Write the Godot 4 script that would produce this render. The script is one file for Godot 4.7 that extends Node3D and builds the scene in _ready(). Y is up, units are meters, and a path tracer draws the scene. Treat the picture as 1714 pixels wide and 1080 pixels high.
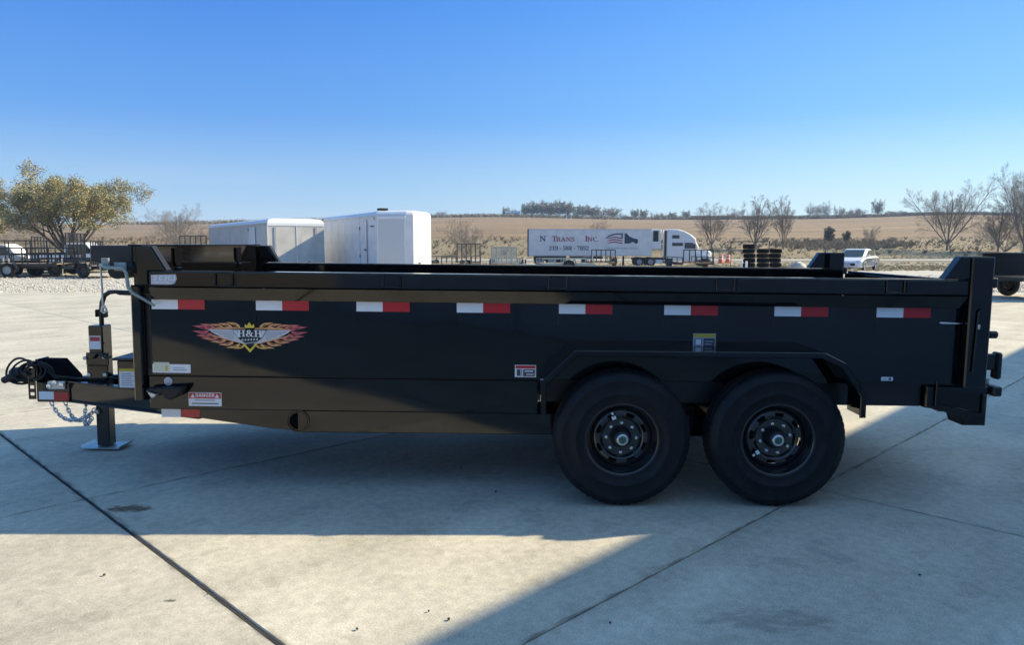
extends Node3D
# A black dump trailer parked on a concrete yard, seen from the shade of a shop building.
const EYE := 1.54
const SUN := Vector3(1.7, 1.0, -0.445)      # towards the sun, per metre of height
const EXPO := 2.55
const GU := Vector3(0.70711, 0, -0.70711)  # the slab grid runs at 45 degrees to the trailer
const GV := Vector3(0.70711, 0, 0.70711)

var names := {}
var rng := RandomNumberGenerator.new()
var M := {}
var W := {}                                 # shared wheel meshes

# ---------------------------------------------------------------- mesh builder
class MB:
	var v := PackedVector3Array()
	var n := PackedVector3Array()
	var c := PackedColorArray()
	var uv := PackedVector2Array()
	var x := Transform3D()
	var col := Color(1, 1, 1)

	func vert(p: Vector3, nn: Vector3, u := Vector2.ZERO) -> void:
		v.append(p); n.append(nn); c.append(col); uv.append(u)

	func tri(a: Vector3, b: Vector3, d: Vector3, na: Vector3, nb: Vector3, nd: Vector3, ua := Vector2.ZERO, ub := Vector2.ZERO, ud := Vector2.ZERO) -> void:
		a = x * a; b = x * b; d = x * d
		na = (x.basis * na).normalized(); nb = (x.basis * nb).normalized(); nd = (x.basis * nd).normalized()
		if (b - a).cross(d - a).dot(na + nb + nd) > 0.0:
			vert(a, na, ua); vert(d, nd, ud); vert(b, nb, ub)
		else:
			vert(a, na, ua); vert(b, nb, ub); vert(d, nd, ud)

	func quad(a: Vector3, b: Vector3, d: Vector3, e: Vector3, nn := Vector3.ZERO) -> void:
		if nn == Vector3.ZERO:
			nn = (d - a).cross(b - a).normalized()
			if nn == Vector3.ZERO:
				nn = (e - a).cross(d - a).normalized()
		tri(a, b, d, nn, nn, nn, Vector2(0, 1), Vector2(1, 1), Vector2(1, 0))
		tri(a, d, e, nn, nn, nn, Vector2(0, 1), Vector2(1, 0), Vector2(0, 0))

	func box(lo: Vector3, hi: Vector3, bev := 0.004) -> void:
		var ce := (lo + hi) / 2.0
		var h := (hi - lo).abs() / 2.0
		var b: float = min(bev, min(h.x, min(h.y, h.z)) * 0.9)
		for ax in 3:
			var a1 := (ax + 1) % 3
			var a2 := (ax + 2) % 3
			for s in [-1.0, 1.0]:
				var q := []
				for k in [[-1, -1], [1, -1], [1, 1], [-1, 1]]:
					var p := Vector3.ZERO
					p[ax] = h[ax] * s
					p[a1] = (h[a1] - b) * k[0]
					p[a2] = (h[a2] - b) * k[1]
					q.append(ce + p)
				var nn := Vector3.ZERO
				nn[ax] = s
				quad(q[0], q[1], q[2], q[3], nn)
		if b < 0.0004:
			return
		for ax in 3:
			var a1 := (ax + 1) % 3
			var a2 := (ax + 2) % 3
			for s in [-1.0, 1.0]:
				for t in [-1.0, 1.0]:
					var q := []
					for k in [[0, -1], [0, 1], [1, 1], [1, -1]]:
						var p := Vector3.ZERO
						p[ax] = (h[ax] - b) * k[1]
						p[a1] = s * (h[a1] if k[0] == 0 else h[a1] - b)
						p[a2] = t * (h[a2] - b if k[0] == 0 else h[a2])
						q.append(ce + p)
					var nn := Vector3.ZERO
					nn[a1] = s; nn[a2] = t
					quad(q[0], q[1], q[2], q[3], nn.normalized())
		for sx in [-1.0, 1.0]:
			for sy in [-1.0, 1.0]:
				for sz in [-1.0, 1.0]:
					var g := Vector3(sx, sy, sz)
					var nn := g.normalized()
					tri(ce + g * (h - Vector3(0, b, b)), ce + g * (h - Vector3(b, 0, b)), ce + g * (h - Vector3(b, b, 0)), nn, nn, nn)

	# a bevelled plate with this outline (x, y) between two depths
	func prism(poly: PackedVector2Array, z0: float, z1: float, bev := 0.0) -> void:
		if z0 > z1:
			var t := z0; z0 = z1; z1 = t
		if not Geometry2D.is_polygon_clockwise(poly):
			poly = poly.duplicate()
			poly.reverse()
		var m := poly.size()
		var inner := PackedVector2Array()
		var outn := PackedVector2Array()
		for i in m:
			var e := (poly[(i + 1) % m] - poly[i]).normalized()
			outn.append(Vector2(-e.y, e.x))
		if (outn[0] + poly[0]).distance_to(poly[0]) > 0.0 and Geometry2D.is_point_in_polygon((poly[0] + poly[1]) / 2.0 + outn[0] * 0.0005, poly):
			for i in m:
				outn[i] = -outn[i]
		for i in m:
			var a := outn[(i + m - 1) % m]
			var b := outn[i]
			var d := a + b
			var den: float = max(0.35, d.dot(b))
			inner.append(poly[i] - d / den * bev)
		var cap := inner if bev > 0.0 else poly
		var ids := Geometry2D.triangulate_polygon(cap)
		for s in 2:
			var z := z1 if s else z0
			var nn := Vector3(0, 0, 1 if s else -1)
			for k in ids.size() / 3:
				var a := cap[ids[k * 3]]
				var b := cap[ids[k * 3 + 1]]
				var d := cap[ids[k * 3 + 2]]
				tri(Vector3(a.x, a.y, z), Vector3(b.x, b.y, z), Vector3(d.x, d.y, z), nn, nn, nn, a, b, d)
		for i in m:
			var j := (i + 1) % m
			var a := poly[i]
			var b := poly[j]
			var nn := Vector3(outn[i].x, outn[i].y, 0)
			quad(Vector3(a.x, a.y, z0 + bev), Vector3(b.x, b.y, z0 + bev), Vector3(b.x, b.y, z1 - bev), Vector3(a.x, a.y, z1 - bev), nn)
			if bev > 0.0:
				var p := inner[i]
				var q := inner[j]
				quad(Vector3(a.x, a.y, z1 - bev), Vector3(b.x, b.y, z1 - bev), Vector3(q.x, q.y, z1), Vector3(p.x, p.y, z1), (nn + Vector3(0, 0, 1)).normalized())
				quad(Vector3(a.x, a.y, z0 + bev), Vector3(b.x, b.y, z0 + bev), Vector3(q.x, q.y, z0), Vector3(p.x, p.y, z0), (nn - Vector3(0, 0, 1)).normalized())

	func tube(pts: Array, radii: Array, sides := 8, caps := true) -> void:
		var m := pts.size()
		var rings := []
		var nrm := []
		var up := Vector3.UP
		for i in m:
			var t: Vector3 = (pts[min(i + 1, m - 1)] - pts[max(i - 1, 0)]).normalized()
			if i == 0:
				up = Vector3.UP if absf(t.y) < 0.9 else Vector3.RIGHT
			var sx := up.cross(t).normalized()
			up = t.cross(sx).normalized()
			var r: float = radii[min(i, radii.size() - 1)]
			var ring := []
			var rn := []
			for k in sides:
				var an := TAU * (k + 0.5) / sides
				var d := sx * cos(an) + up * sin(an)
				ring.append(pts[i] + d * r)
				rn.append(d)
			rings.append(ring)
			nrm.append(rn)
		for i in m - 1:
			for k in sides:
				var l := (k + 1) % sides
				tri(rings[i][k], rings[i][l], rings[i + 1][l], nrm[i][k], nrm[i][l], nrm[i + 1][l])
				tri(rings[i][k], rings[i + 1][l], rings[i + 1][k], nrm[i][k], nrm[i + 1][l], nrm[i + 1][k])
		if caps:
			for e in [0, m - 1]:
				var nn: Vector3 = (pts[0] - pts[1]).normalized() if e == 0 else (pts[m - 1] - pts[m - 2]).normalized()
				for k in sides - 2:
					tri(rings[e][0], rings[e][k + 1], rings[e][k + 2], nn, nn, nn)

	# profile of (radius, z) turned about z
	func lathe(prof: Array, segs := 40, a0 := 0.0, a1 := TAU) -> void:
		var m := prof.size()
		var sn := []
		for i in m - 1:
			var e: Vector2 = prof[i + 1] - prof[i]
			sn.append(Vector2(e.y, -e.x).normalized())
		for i in m - 1:
			var p: Vector2 = prof[i]
			var q: Vector2 = prof[i + 1]
			var f: Vector2 = sn[i]
			var na := f
			var nb := f
			if i > 0 and f.dot(sn[i - 1]) > 0.6:
				na = (f + sn[i - 1]).normalized()
			if i < m - 2 and f.dot(sn[i + 1]) > 0.6:
				nb = (f + sn[i + 1]).normalized()
			for k in segs:
				var t0 := a0 + (a1 - a0) * k / segs
				var t1 := a0 + (a1 - a0) * (k + 1) / segs
				var c0 := Vector3(cos(t0), sin(t0), 0)
				var c1 := Vector3(cos(t1), sin(t1), 0)
				var z := Vector3(0, 0, 1)
				if p.x > 1e-5:
					tri(c0 * p.x + z * p.y, c1 * p.x + z * p.y, c1 * q.x + z * q.y, c0 * na.x + z * na.y, c1 * na.x + z * na.y, c1 * nb.x + z * nb.y)
				if q.x > 1e-5:
					tri(c0 * p.x + z * p.y, c1 * q.x + z * q.y, c0 * q.x + z * q.y, c0 * na.x + z * na.y, c1 * nb.x + z * nb.y, c0 * nb.x + z * nb.y)

	func mesh() -> ArrayMesh:
		var a := []
		a.resize(Mesh.ARRAY_MAX)
		a[Mesh.ARRAY_VERTEX] = v
		a[Mesh.ARRAY_NORMAL] = n
		a[Mesh.ARRAY_COLOR] = c
		a[Mesh.ARRAY_TEX_UV] = uv
		var m := ArrayMesh.new()
		m.add_surface_from_arrays(Mesh.PRIMITIVE_TRIANGLES, a)
		return m

# ---------------------------------------------------------------- scene helpers
func numbered(parent: Node, called: String) -> String:
	var key := str(parent.get_instance_id()) + called
	var k: int = names.get(key, 0)
	names[key] = k + 1
	return called if k == 0 else "%s_%03d" % [called, k]

func part(called: String, m: Variant, material: Material, parent: Node, xf := Transform3D()) -> MeshInstance3D:
	var o := MeshInstance3D.new()
	o.mesh = m.mesh() if m is MB else m
	o.material_override = material
	o.name = numbered(parent, called)
	o.transform = xf
	parent.add_child(o, true)
	return o

func thing(called: String, label: String, category: String, at := Vector3.ZERO, turn := 0.0, group := "") -> Node3D:
	var o := Node3D.new()
	o.name = numbered(self, called)
	add_child(o, true)
	o.position = at
	o.rotation.y = turn
	tag(o, label, category, group)
	return o

func tag(o: Node, label: String, category := "", group := "", kind := "") -> void:
	if label: o.set_meta("label", label)
	if category: o.set_meta("category", category)
	if group: o.set_meta("group", group)
	if kind: o.set_meta("kind", kind)

func dup(o: Node3D, called: String, label: String, at: Vector3, turn := 0.0, grow := Vector3.ONE) -> Node3D:
	var r: Node3D = o.duplicate()
	r.name = numbered(self, called)
	add_child(r, true)
	r.position = at
	r.rotation = Vector3(0, turn, 0)
	r.scale = grow
	r.set_meta("label", label)
	return r

func hold(called: String, parent: Node, at := Vector3.ZERO) -> Node3D:      # a part that is made of pieces
	var o := Node3D.new()
	o.name = numbered(parent, called)
	parent.add_child(o, true)
	o.position = at
	return o

func srgb(r: float, g: float, b: float) -> Color:
	return Color(r, g, b).linear_to_srgb()

func mat(r: float, g: float, b: float, rough := 0.6, metal := 0.0, spec := 0.5) -> StandardMaterial3D:
	var m := StandardMaterial3D.new()
	m.albedo_color = srgb(r, g, b)
	m.roughness = rough
	m.metallic = metal
	m.metallic_specular = spec
	return m

func noise(seed_: int, freq: float, oct := 4, kind := FastNoiseLite.TYPE_SIMPLEX_SMOOTH) -> FastNoiseLite:
	var f := FastNoiseLite.new()
	f.seed = seed_
	f.noise_type = kind
	f.frequency = freq
	f.fractal_octaves = oct
	return f

func ramp_tex(seed_: int, size: int, freq: float, lo: Color, hi: Color, oct := 4, kind := FastNoiseLite.TYPE_SIMPLEX_SMOOTH) -> NoiseTexture2D:
	var t := NoiseTexture2D.new()
	t.width = size
	t.height = size
	t.seamless = true
	t.noise = noise(seed_, freq, oct, kind)
	var g := Gradient.new()
	g.set_color(0, lo)
	g.set_color(1, hi)
	t.color_ramp = g
	return t

func height_tex(seed_: int, size: int, freq: float, oct := 4) -> NoiseTexture2D:
	var t := NoiseTexture2D.new()
	t.width = size
	t.height = size
	t.seamless = true
	t.noise = noise(seed_, freq, oct)
	return t

func tri_map(m: StandardMaterial3D, per_metre: float, world := false) -> void:
	m.uv1_triplanar = true
	m.uv1_world_triplanar = world
	m.uv1_scale = Vector3.ONE * per_metre

# a place in the yard, from its bearing in the photograph and its distance
func bearing(px: float, dist: float, y := 0.0) -> Vector3:
	return Vector3((px - 857.0) / 1270.0 * dist * 0.997, y, -dist)

var HP := [[0, -0.07], [44, -0.07], [52, -0.25], [84, -0.9], [96, -0.72], [99, -0.62], [106, -0.58], [112, -0.75], [130, 0.5], [150, 1.6], [200, 4.2], [300, 9.0], [420, 13.6], [480, 14.0], [900, 12.0], [3000, 8.0]]
func land(x: float, z: float) -> float:
	var d := -z
	var h := -0.07
	for i in HP.size() - 1:
		if d >= HP[i][0] and d < HP[i + 1][0]:
			var t: float = (d - HP[i][0]) / float(HP[i + 1][0] - HP[i][0])
			h = lerpf(HP[i][1], HP[i + 1][1], t)
	if d > 112:
		var k := clampf((d - 112) / 120.0, 0, 1)
		h += k * (0.9 * sin(x * 0.011 + 0.6) + 0.5 * sin(x * 0.027 + d * 0.01))
		var b := x / d
		h += clampf((d - 140.0) / 260.0, 0, 1) * (2.6 * exp(-pow((b + 0.03) / 0.16, 2.0)) + 4.5 * exp(-pow((b - 0.62) / 0.16, 2.0)))
	return h

func on_land(px: float, dist: float) -> Vector3:
	var p := bearing(px, dist)
	p.y = land(p.x, p.z)
	return p

# ---------------------------------------------------------------- materials
func materials() -> void:
	var paint := mat(0.0045, 0.0045, 0.006, 0.1, 0.0, 0.54)
	paint.roughness_texture = ramp_tex(3, 256, 0.012, Color(0.03, 0.03, 0.03), Color(0.10, 0.10, 0.10))
	paint.roughness = 1.0
	paint.albedo_color = Color(1, 1, 1)
	paint.albedo_texture = ramp_tex(6, 256, 0.03, srgb(0.0012, 0.0013, 0.0025), srgb(0.0045, 0.0045, 0.005), 5)
	paint.heightmap_enabled = true
	paint.heightmap_scale = 0.13
	paint.heightmap_texture = height_tex(7, 256, 0.006, 1)
	tri_map(paint, 0.9)
	M.paint = paint
	var satin := mat(0.007, 0.007, 0.009, 0.38, 0.0, 0.55)
	satin.roughness_texture = ramp_tex(4, 256, 0.03, Color(0.3, 0.3, 0.3), Color(0.5, 0.5, 0.5))
	satin.roughness = 1.0
	tri_map(satin, 1.3)
	M.satin = satin
	M.dark = mat(0.007, 0.007, 0.008, 0.6)
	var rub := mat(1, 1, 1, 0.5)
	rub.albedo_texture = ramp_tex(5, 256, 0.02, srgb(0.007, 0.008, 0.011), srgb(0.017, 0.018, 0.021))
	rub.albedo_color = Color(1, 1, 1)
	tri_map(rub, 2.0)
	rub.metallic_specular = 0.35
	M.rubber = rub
	M.rim = mat(0.011, 0.011, 0.013, 0.16, 0.0, 0.7)
	M.chrome = mat(0.75, 0.75, 0.76, 0.22, 1.0)
	var zinc := mat(0.55, 0.57, 0.55, 0.42, 0.85)
	M.zinc = zinc
	var galv := mat(1, 1, 1, 0.5, 0.25)
	galv.albedo_color = Color(1, 1, 1)
	galv.albedo_texture = ramp_tex(8, 128, 0.05, srgb(0.22, 0.27, 0.26), srgb(0.38, 0.43, 0.42))
	tri_map(galv, 5.0)
	M.galv = galv
	M.painted_dark = mat(0.0015, 0.0015, 0.002, 0.6, 0.0, 0.15)  # near black that paints shade into slots and tube ends, hides a corner line
	M.old_rubber = mat(0.005, 0.006, 0.009, 0.9, 0.0, 0.12)
	M.tape_white = mat(0.86, 0.87, 0.88, 0.35, 0.0, 0.6)
	M.tape_red = mat(0.55, 0.006, 0.012, 0.3, 0.0, 0.6)
	M.sticker = mat(0.8, 0.81, 0.82, 0.4)
	M.sticker_cream = mat(0.66, 0.66, 0.5, 0.45)
	M.sticker_red = mat(0.52, 0.05, 0.05, 0.4)
	M.sticker_yellow = mat(0.62, 0.46, 0.04, 0.4)
	M.sticker_orange = mat(0.5, 0.24, 0.06, 0.4)
	M.sticker_silver = mat(0.5, 0.5, 0.56, 0.3, 0.3)
	M.ink = mat(0.06, 0.07, 0.09, 0.5)
	M.ink_grey = mat(0.25, 0.28, 0.33, 0.5)
	M.letter_blue = mat(0.02, 0.03, 0.08, 0.5)
	M.letter_red = mat(0.30, 0.035, 0.09, 0.5)
	M.green_cap = mat(0.05, 0.12, 0.08, 0.3)
	var vc := mat(1, 1, 1, 0.45)
	vc.albedo_color = Color(1, 1, 1)
	vc.vertex_color_use_as_albedo = true
	M.print = vc
	M.white = mat(0.72, 0.73, 0.74, 0.32)
	var wall := mat(1, 1, 1, 0.4)
	wall.albedo_color = Color(1, 1, 1)
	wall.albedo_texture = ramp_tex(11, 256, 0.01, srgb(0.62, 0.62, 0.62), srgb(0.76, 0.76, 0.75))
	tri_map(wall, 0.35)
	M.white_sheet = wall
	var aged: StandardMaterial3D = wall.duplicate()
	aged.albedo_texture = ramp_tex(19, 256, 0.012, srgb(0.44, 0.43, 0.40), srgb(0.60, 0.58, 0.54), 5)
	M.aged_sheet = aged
	M.alu = mat(0.55, 0.56, 0.57, 0.38, 0.8)
	M.glass_dark = mat(0.015, 0.02, 0.026, 0.06, 0.0, 0.8)
	M.lamp_clear = mat(0.6, 0.62, 0.64, 0.12, 0.2)
	M.amber = mat(0.6, 0.2, 0.02, 0.3)
	M.orange = mat(0.72, 0.11, 0.03, 0.55)
	M.rust = mat(0.14, 0.06, 0.035, 0.85)
	var wood := mat(1, 1, 1, 0.8)
	wood.albedo_color = Color(1, 1, 1)
	wood.albedo_texture = ramp_tex(12, 128, 0.05, srgb(0.2, 0.14, 0.08), srgb(0.34, 0.26, 0.16))
	tri_map(wood, 1.0)
	M.wood = wood
	var bark := mat(1, 1, 1, 0.95)
	bark.albedo_color = Color(1, 1, 1)
	bark.albedo_texture = ramp_tex(13, 128, 0.06, srgb(0.12, 0.10, 0.085), srgb(0.27, 0.235, 0.205))
	tri_map(bark, 0.8)
	M.bark = bark
	var bd: StandardMaterial3D = bark.duplicate()
	bd.albedo_texture = ramp_tex(18, 128, 0.06, srgb(0.06, 0.05, 0.042), srgb(0.14, 0.12, 0.10))
	M.bark_dark = bd
	var leaf := mat(1, 1, 1, 0.8)
	leaf.albedo_color = Color(1, 1, 1)
	leaf.vertex_color_use_as_albedo = true
	leaf.backlight_enabled = true
	leaf.backlight = Color(0.22, 0.2, 0.08)
	M.leaf = leaf
	var tuft := mat(1, 1, 1, 0.95)
	tuft.albedo_color = Color(1, 1, 1)
	tuft.vertex_color_use_as_albedo = true
	M.tuft = tuft
	var land_m := mat(1, 1, 1, 0.98)
	land_m.albedo_color = Color(1, 1, 1)
	land_m.vertex_color_use_as_albedo = true
	land_m.albedo_texture = ramp_tex(14, 512, 0.02, srgb(0.5, 0.48, 0.46), srgb(1.0, 1.0, 1.0), 6)
	land_m.uv1_scale = Vector3.ONE
	M.land = land_m
	var gr := mat(1, 1, 1, 0.95)
	gr.albedo_color = Color(1, 1, 1)
	gr.albedo_texture = ramp_tex(15, 512, 0.08, srgb(0.30, 0.27, 0.23), srgb(0.66, 0.62, 0.54), 5)
	gr.heightmap_enabled = true
	gr.heightmap_scale = 3.0
	gr.heightmap_texture = height_tex(16, 512, 0.08, 4)
	tri_map(gr, 0.16, true)
	M.gravel = gr
	M.stone = mat(0.5, 0.47, 0.41, 0.9)
	var road := mat(1, 1, 1, 0.9)
	road.albedo_color = Color(1, 1, 1)
	road.albedo_texture = ramp_tex(17, 256, 0.02, srgb(0.34, 0.32, 0.28), srgb(0.46, 0.43, 0.38))
	tri_map(road, 0.08, true)
	M.road = road
	var tex := concrete_image()
	var hgt := height_tex(21, 1024, 0.16, 3)
	M.concrete = []
	for k in 4:
		var cm := mat(1, 1, 1, 0.82, 0.0, 0.45)
		var g: float = [1.0, 0.95, 1.035, 0.975][k]
		cm.albedo_color = srgb(g, g, g * [1.0, 0.985, 1.0, 1.012][k])
		cm.albedo_texture = tex
		cm.heightmap_enabled = true
		cm.heightmap_scale = 0.03
		cm.heightmap_texture = hgt
		M.concrete.append(cm)
	M.joint = mat(0.11, 0.10, 0.09, 0.95)
	M.sealant = mat(0.035, 0.034, 0.033, 0.8)

func concrete_image() -> ImageTexture:
	var s := 1400
	var cloud := noise(31, 0.004, 5)
	var mid := noise(32, 0.05, 3)
	var grit := noise(33, 0.35, 2)
	var broom := noise(34, 0.02, 3)
	var spot := noise(35, 0.012, 3)
	var a := cloud.get_image(s, s, false, false, false).get_data()
	var b := mid.get_image(s, s, false, false, false).get_data()
	var g := grit.get_image(s, s, false, false, false).get_data()
	var sp := spot.get_image(s, s, false, false, false).get_data()
	broom.frequency = 0.006
	var br_im := broom.get_image(s / 14, s, false, false, false)
	br_im.resize(s, s, Image.INTERPOLATE_CUBIC)
	var br := br_im.get_data()
	var out := PackedByteArray()
	out.resize(s * s * 3)
	for i in s * s:
		var k := 1.0 + (a[i] - 128) * 0.0006 + (b[i] - 128) * 0.0006 + (g[i] - 128) * 0.0012 + (br[i] - 128) * 0.0006
		var t := clampf((sp[i] - 172) * 0.012, 0.0, 0.1)
		k *= 1.0 - t * 0.45
		out[i * 3] = int(clampf(186.0 * k, 0, 255))
		out[i * 3 + 1] = int(clampf((179.0 - t * 4.0) * k, 0, 255))
		out[i * 3 + 2] = int(clampf((163.0 - t * 10.0) * k, 0, 255))
	return ImageTexture.create_from_image(Image.create_from_data(s, s, false, Image.FORMAT_RGB8, out))

# ---------------------------------------------------------------- sky
func sky_image() -> ImageTexture:
	var w := 512
	var h := 256
	var im := Image.create_empty(w, h, false, Image.FORMAT_RGBF)
	var sd := SUN.normalized()
	var cirrus := noise(41, 0.018, 4)
	var stops := [[0.0, Color(0.56, 0.74, 0.90)], [1.5, Color(0.51, 0.71, 0.90)], [4.0, Color(0.37, 0.615, 0.90)], [9.0, Color(0.15, 0.40, 0.885)], [17.0, Color(0.072, 0.268, 0.815)], [30.0, Color(0.10, 0.305, 0.80)], [60.0, Color(0.165, 0.365, 0.73)], [90.0, Color(0.18, 0.375, 0.71)]]
	for j in h:
		var el := 90.0 - (j + 0.5) / h * 180.0
		var base: Color = stops[0][1]
		if el > 0.0:
			for i in stops.size() - 1:
				if el >= stops[i][0] and el <= stops[i + 1][0]:
					base = stops[i][1].lerp(stops[i + 1][1], (el - stops[i][0]) / (stops[i + 1][0] - stops[i][0]))
		else:
			base = base.lerp(Color(0.3, 0.28, 0.24), clampf(-el / 6.0, 0, 1))
		for i in w:
			# the first column of a panorama looks along -z, later ones turn towards +x
			var az := (i + 0.5) / w * TAU
			var d := Vector3(sin(az) * cos(deg_to_rad(el)), sin(deg_to_rad(el)), -cos(az) * cos(deg_to_rad(el)))
			var cg := d.dot(sd)
			var k := smoothstep(-0.05, 0.95, cg)
			var c := base
			if el > -3.0:
				c = Color(base.r * (1.0 + 0.85 * k) + 0.045 * k * k, base.g * (1.0 + 0.65 * k) + 0.05 * k * k, base.b * (1.0 + 0.32 * k) + 0.04 * k * k)
				var halo := pow(maxf(cg, 0.0), 24.0)
				c += Color(1.0, 0.9, 0.7) * (1.1 * halo)
				var band := clampf(1.0 - absf(el - 3.4) / 2.6, 0, 1)
				var cl := clampf((cirrus.get_noise_2d(i * 0.55, j * 6.0) - 0.12) * 2.0, 0, 1) * band * 0.3
				c = c.lerp(Color(0.8, 0.86, 0.92), cl)
			im.set_pixel(i, j, Color(c.r / EXPO, c.g / EXPO, c.b / EXPO))
	return ImageTexture.create_from_image(im)

# ---------------------------------------------------------------- ready
func _ready() -> void:
	rng.seed = 7
	var cam := Camera3D.new()
	cam.name = "camera"
	cam.position = Vector3(0, EYE, 0)
	cam.rotation_degrees = Vector3(-5.9, 0, 0)
	cam.fov = rad_to_deg(2.0 * atan(540.0 / 1270.0))
	cam.near = 0.05
	cam.far = 4000.0
	add_child(cam)
	cam.current = true
	var we := WorldEnvironment.new()
	we.name = "world"
	var env := Environment.new()
	env.background_mode = Environment.BG_SKY
	var sky := Sky.new()
	var pano := PanoramaSkyMaterial.new()
	pano.panorama = sky_image()
	sky.sky_material = pano
	env.sky = sky
	env.tonemap_mode = Environment.TONE_MAPPER_LINEAR
	env.tonemap_exposure = EXPO
	env.sdfgi_enabled = true
	env.ssao_enabled = true
	env.ssil_enabled = true
	# autumn haze over the fields
	env.fog_enabled = true
	env.fog_density = 0.0004
	env.fog_light_color = Color(0.72, 0.82, 0.94)
	we.environment = env
	add_child(we)
	var sun := DirectionalLight3D.new()
	sun.name = "sun"
	sun.light_energy = 1.1
	sun.light_color = srgb(1.0, 0.86, 0.59)
	sun.light_angular_distance = 0.53
	sun.shadow_enabled = true
	add_child(sun)
	sun.look_at_from_position(SUN * 10.0, Vector3.ZERO, Vector3.UP)

	materials()
	ground()
	building()
	dump_trailer()
	enclosed_trailers()
	semi()
	car_white()
	utility_trailers()
	yard_things()
	vegetation()

# ---------------------------------------------------------------- ground
func struct(called: String, m: Variant, material: Material) -> MeshInstance3D:
	var o := part(called, m, material, self)
	o.set_meta("kind", "structure")
	return o

func ground() -> void:
	# the land: one sheet out to the horizon
	var mb := MB.new()
	var ds := [-60, -20, 0, 20, 36, 44, 48, 52, 60, 68, 76, 84, 90, 96, 99, 102, 106, 109, 112, 116, 120, 126, 132, 138, 144, 150, 160, 172, 185, 200, 220, 240, 265, 290, 320, 350, 385, 420, 450, 480, 600, 900, 1600, 3000]
	var far_rows := []
	for d in range(112, 424, 5): far_rows.append(d)
	ds = [-60, -20, 0, 20, 36, 44, 48, 52, 60, 68, 76, 84, 90, 96, 99, 102, 106, 109] + far_rows + [430, 450, 480, 600, 900, 1600, 3000]
	var xs := []
	for i in 61:
		var t := (i - 30) / 30.0
		xs.append(signf(t) * pow(absf(t), 1.7) * 1500.0)
	var nz := noise(51, 0.02, 4)
	var shade := func(px: float, d: float) -> Color:
		var a := Color(0.34, 0.29, 0.20)            # mown verge
		if d > 107.0:
			a = Color(0.31, 0.24, 0.13)           # dry grass
		if d > 156.0 + 14.0 * nz.get_noise_2d(px * 0.4, 3.0):
			a = Color(0.30, 0.20, 0.10)          # corn stubble
		if d > 424.0:
			a = Color(0.2, 0.17, 0.1)
		var k := 1.0 + 0.35 * nz.get_noise_2d(px * 0.35, d * 2.4) + 0.38 * nz.get_noise_2d(px * 0.5 + 90.0, d * 11.0)
		return Color(a.r * k, a.g * k, a.b * k)
	for i in ds.size() - 1:
		for j in xs.size() - 1:
			var q := []
			for k in [[0, 0], [1, 0], [1, 1], [0, 1]]:
				var px: float = xs[j + k[0]]
				var d: float = ds[i + k[1]]
				q.append(Vector3(px, land(px, -d), -d))
			var ns := []
			for p in q:
				var e := 2.0
				ns.append(Vector3(land(p.x - e, p.z) - land(p.x + e, p.z), 2.0 * e, land(p.x, p.z - e) - land(p.x, p.z + e)).normalized())
			for t in [[0, 1, 2], [0, 2, 3]]:
				var base := mb.v.size()
				mb.tri(q[t[0]], q[t[1]], q[t[2]], ns[t[0]], ns[t[1]], ns[t[2]])
				for m in 3:
					var p := mb.v[base + m]
					mb.c[base + m] = shade.call(p.x, -p.z)
					mb.uv[base + m] = Vector2(p.x / 46.0, p.z / 17.0)
	struct("ground", mb, M.land)

	# gravel lot behind the concrete
	mb = MB.new()
	for i in 12:
		for j in 10:
			var q := []
			for k in [[0, 0], [1, 0], [1, 1], [0, 1]]:
				var px: float = -75.0 + (i + k[0]) * 12.5
				var pz: float = -24.0 - (j + k[1]) * 2.6
				q.append(Vector3(px, land(px, pz) + 0.035 + 0.02 * sin(px * 0.9 + pz), pz))
			mb.quad(q[0], q[1], q[2], q[3], Vector3.UP)
	struct("gravel_lot", mb, M.gravel)
	# loose stones on the lot
	var sm := MB.new()
	for k in 3:
		for s in 5:
			pass
	blob(sm, Vector3.ZERO, Vector3(0.5, 0.34, 0.5), 5, 4, 3)
	var spots := []
	rng.seed = 99
	for i in 9000:
		var d := 24.1 + 14.0 * pow(rng.randf(), 1.6)
		var px := rng.randf_range(-0.72, 0.72) * d
		if rng.randf() < 0.45 and absf(px) < d * 0.35:
			continue
		var s := rng.randf_range(0.03, 0.085)
		spots.append([Transform3D(Basis(Vector3.UP, rng.randf() * TAU).scaled(Vector3(s, s * rng.randf_range(0.6, 1.1), s)), Vector3(px, -0.02 + 0.2 * s, -d)), rng.randf_range(0.6, 1.35)])
	scatter("loose_gravel", sm.mesh(), M.tuft, spots, Color(0.5, 0.47, 0.40), "pale loose stones strewn over the gravel lot", "gravel")

	# concrete road past the yard
	mb = MB.new()
	for j in 40:
		var x0 := -400.0 + j * 20.0
		var q := []
		for k in [[0, 0], [1, 0], [1, 1], [0, 1]]:
			var px: float = x0 + k[0] * 20.0
			var pz: float = -98.6 - k[1] * 7.4
			q.append(Vector3(px, land(px, pz) + 0.05, pz))
		mb.quad(q[0], q[1], q[2], q[3], Vector3.UP)
	struct("road", mb, M.road)

	# yard: slabs on a 45 degree grid, each a piece with its own edges
	var yard := Node3D.new()
	yard.name = "concrete_yard"
	add_child(yard)
	yard.set_meta("kind", "structure")
	mb = MB.new()
	mb.box(Vector3(-30, -0.14, -24.3), Vector3(34, -0.045, 14), 0.0)
	part("joint_bed", mb, M.joint, yard)
	var yard_poly := PackedVector2Array([Vector2(-30, -24.3), Vector2(34, -24.3), Vector2(34, 14), Vector2(-30, 14)])
	rng.seed = 12
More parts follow.
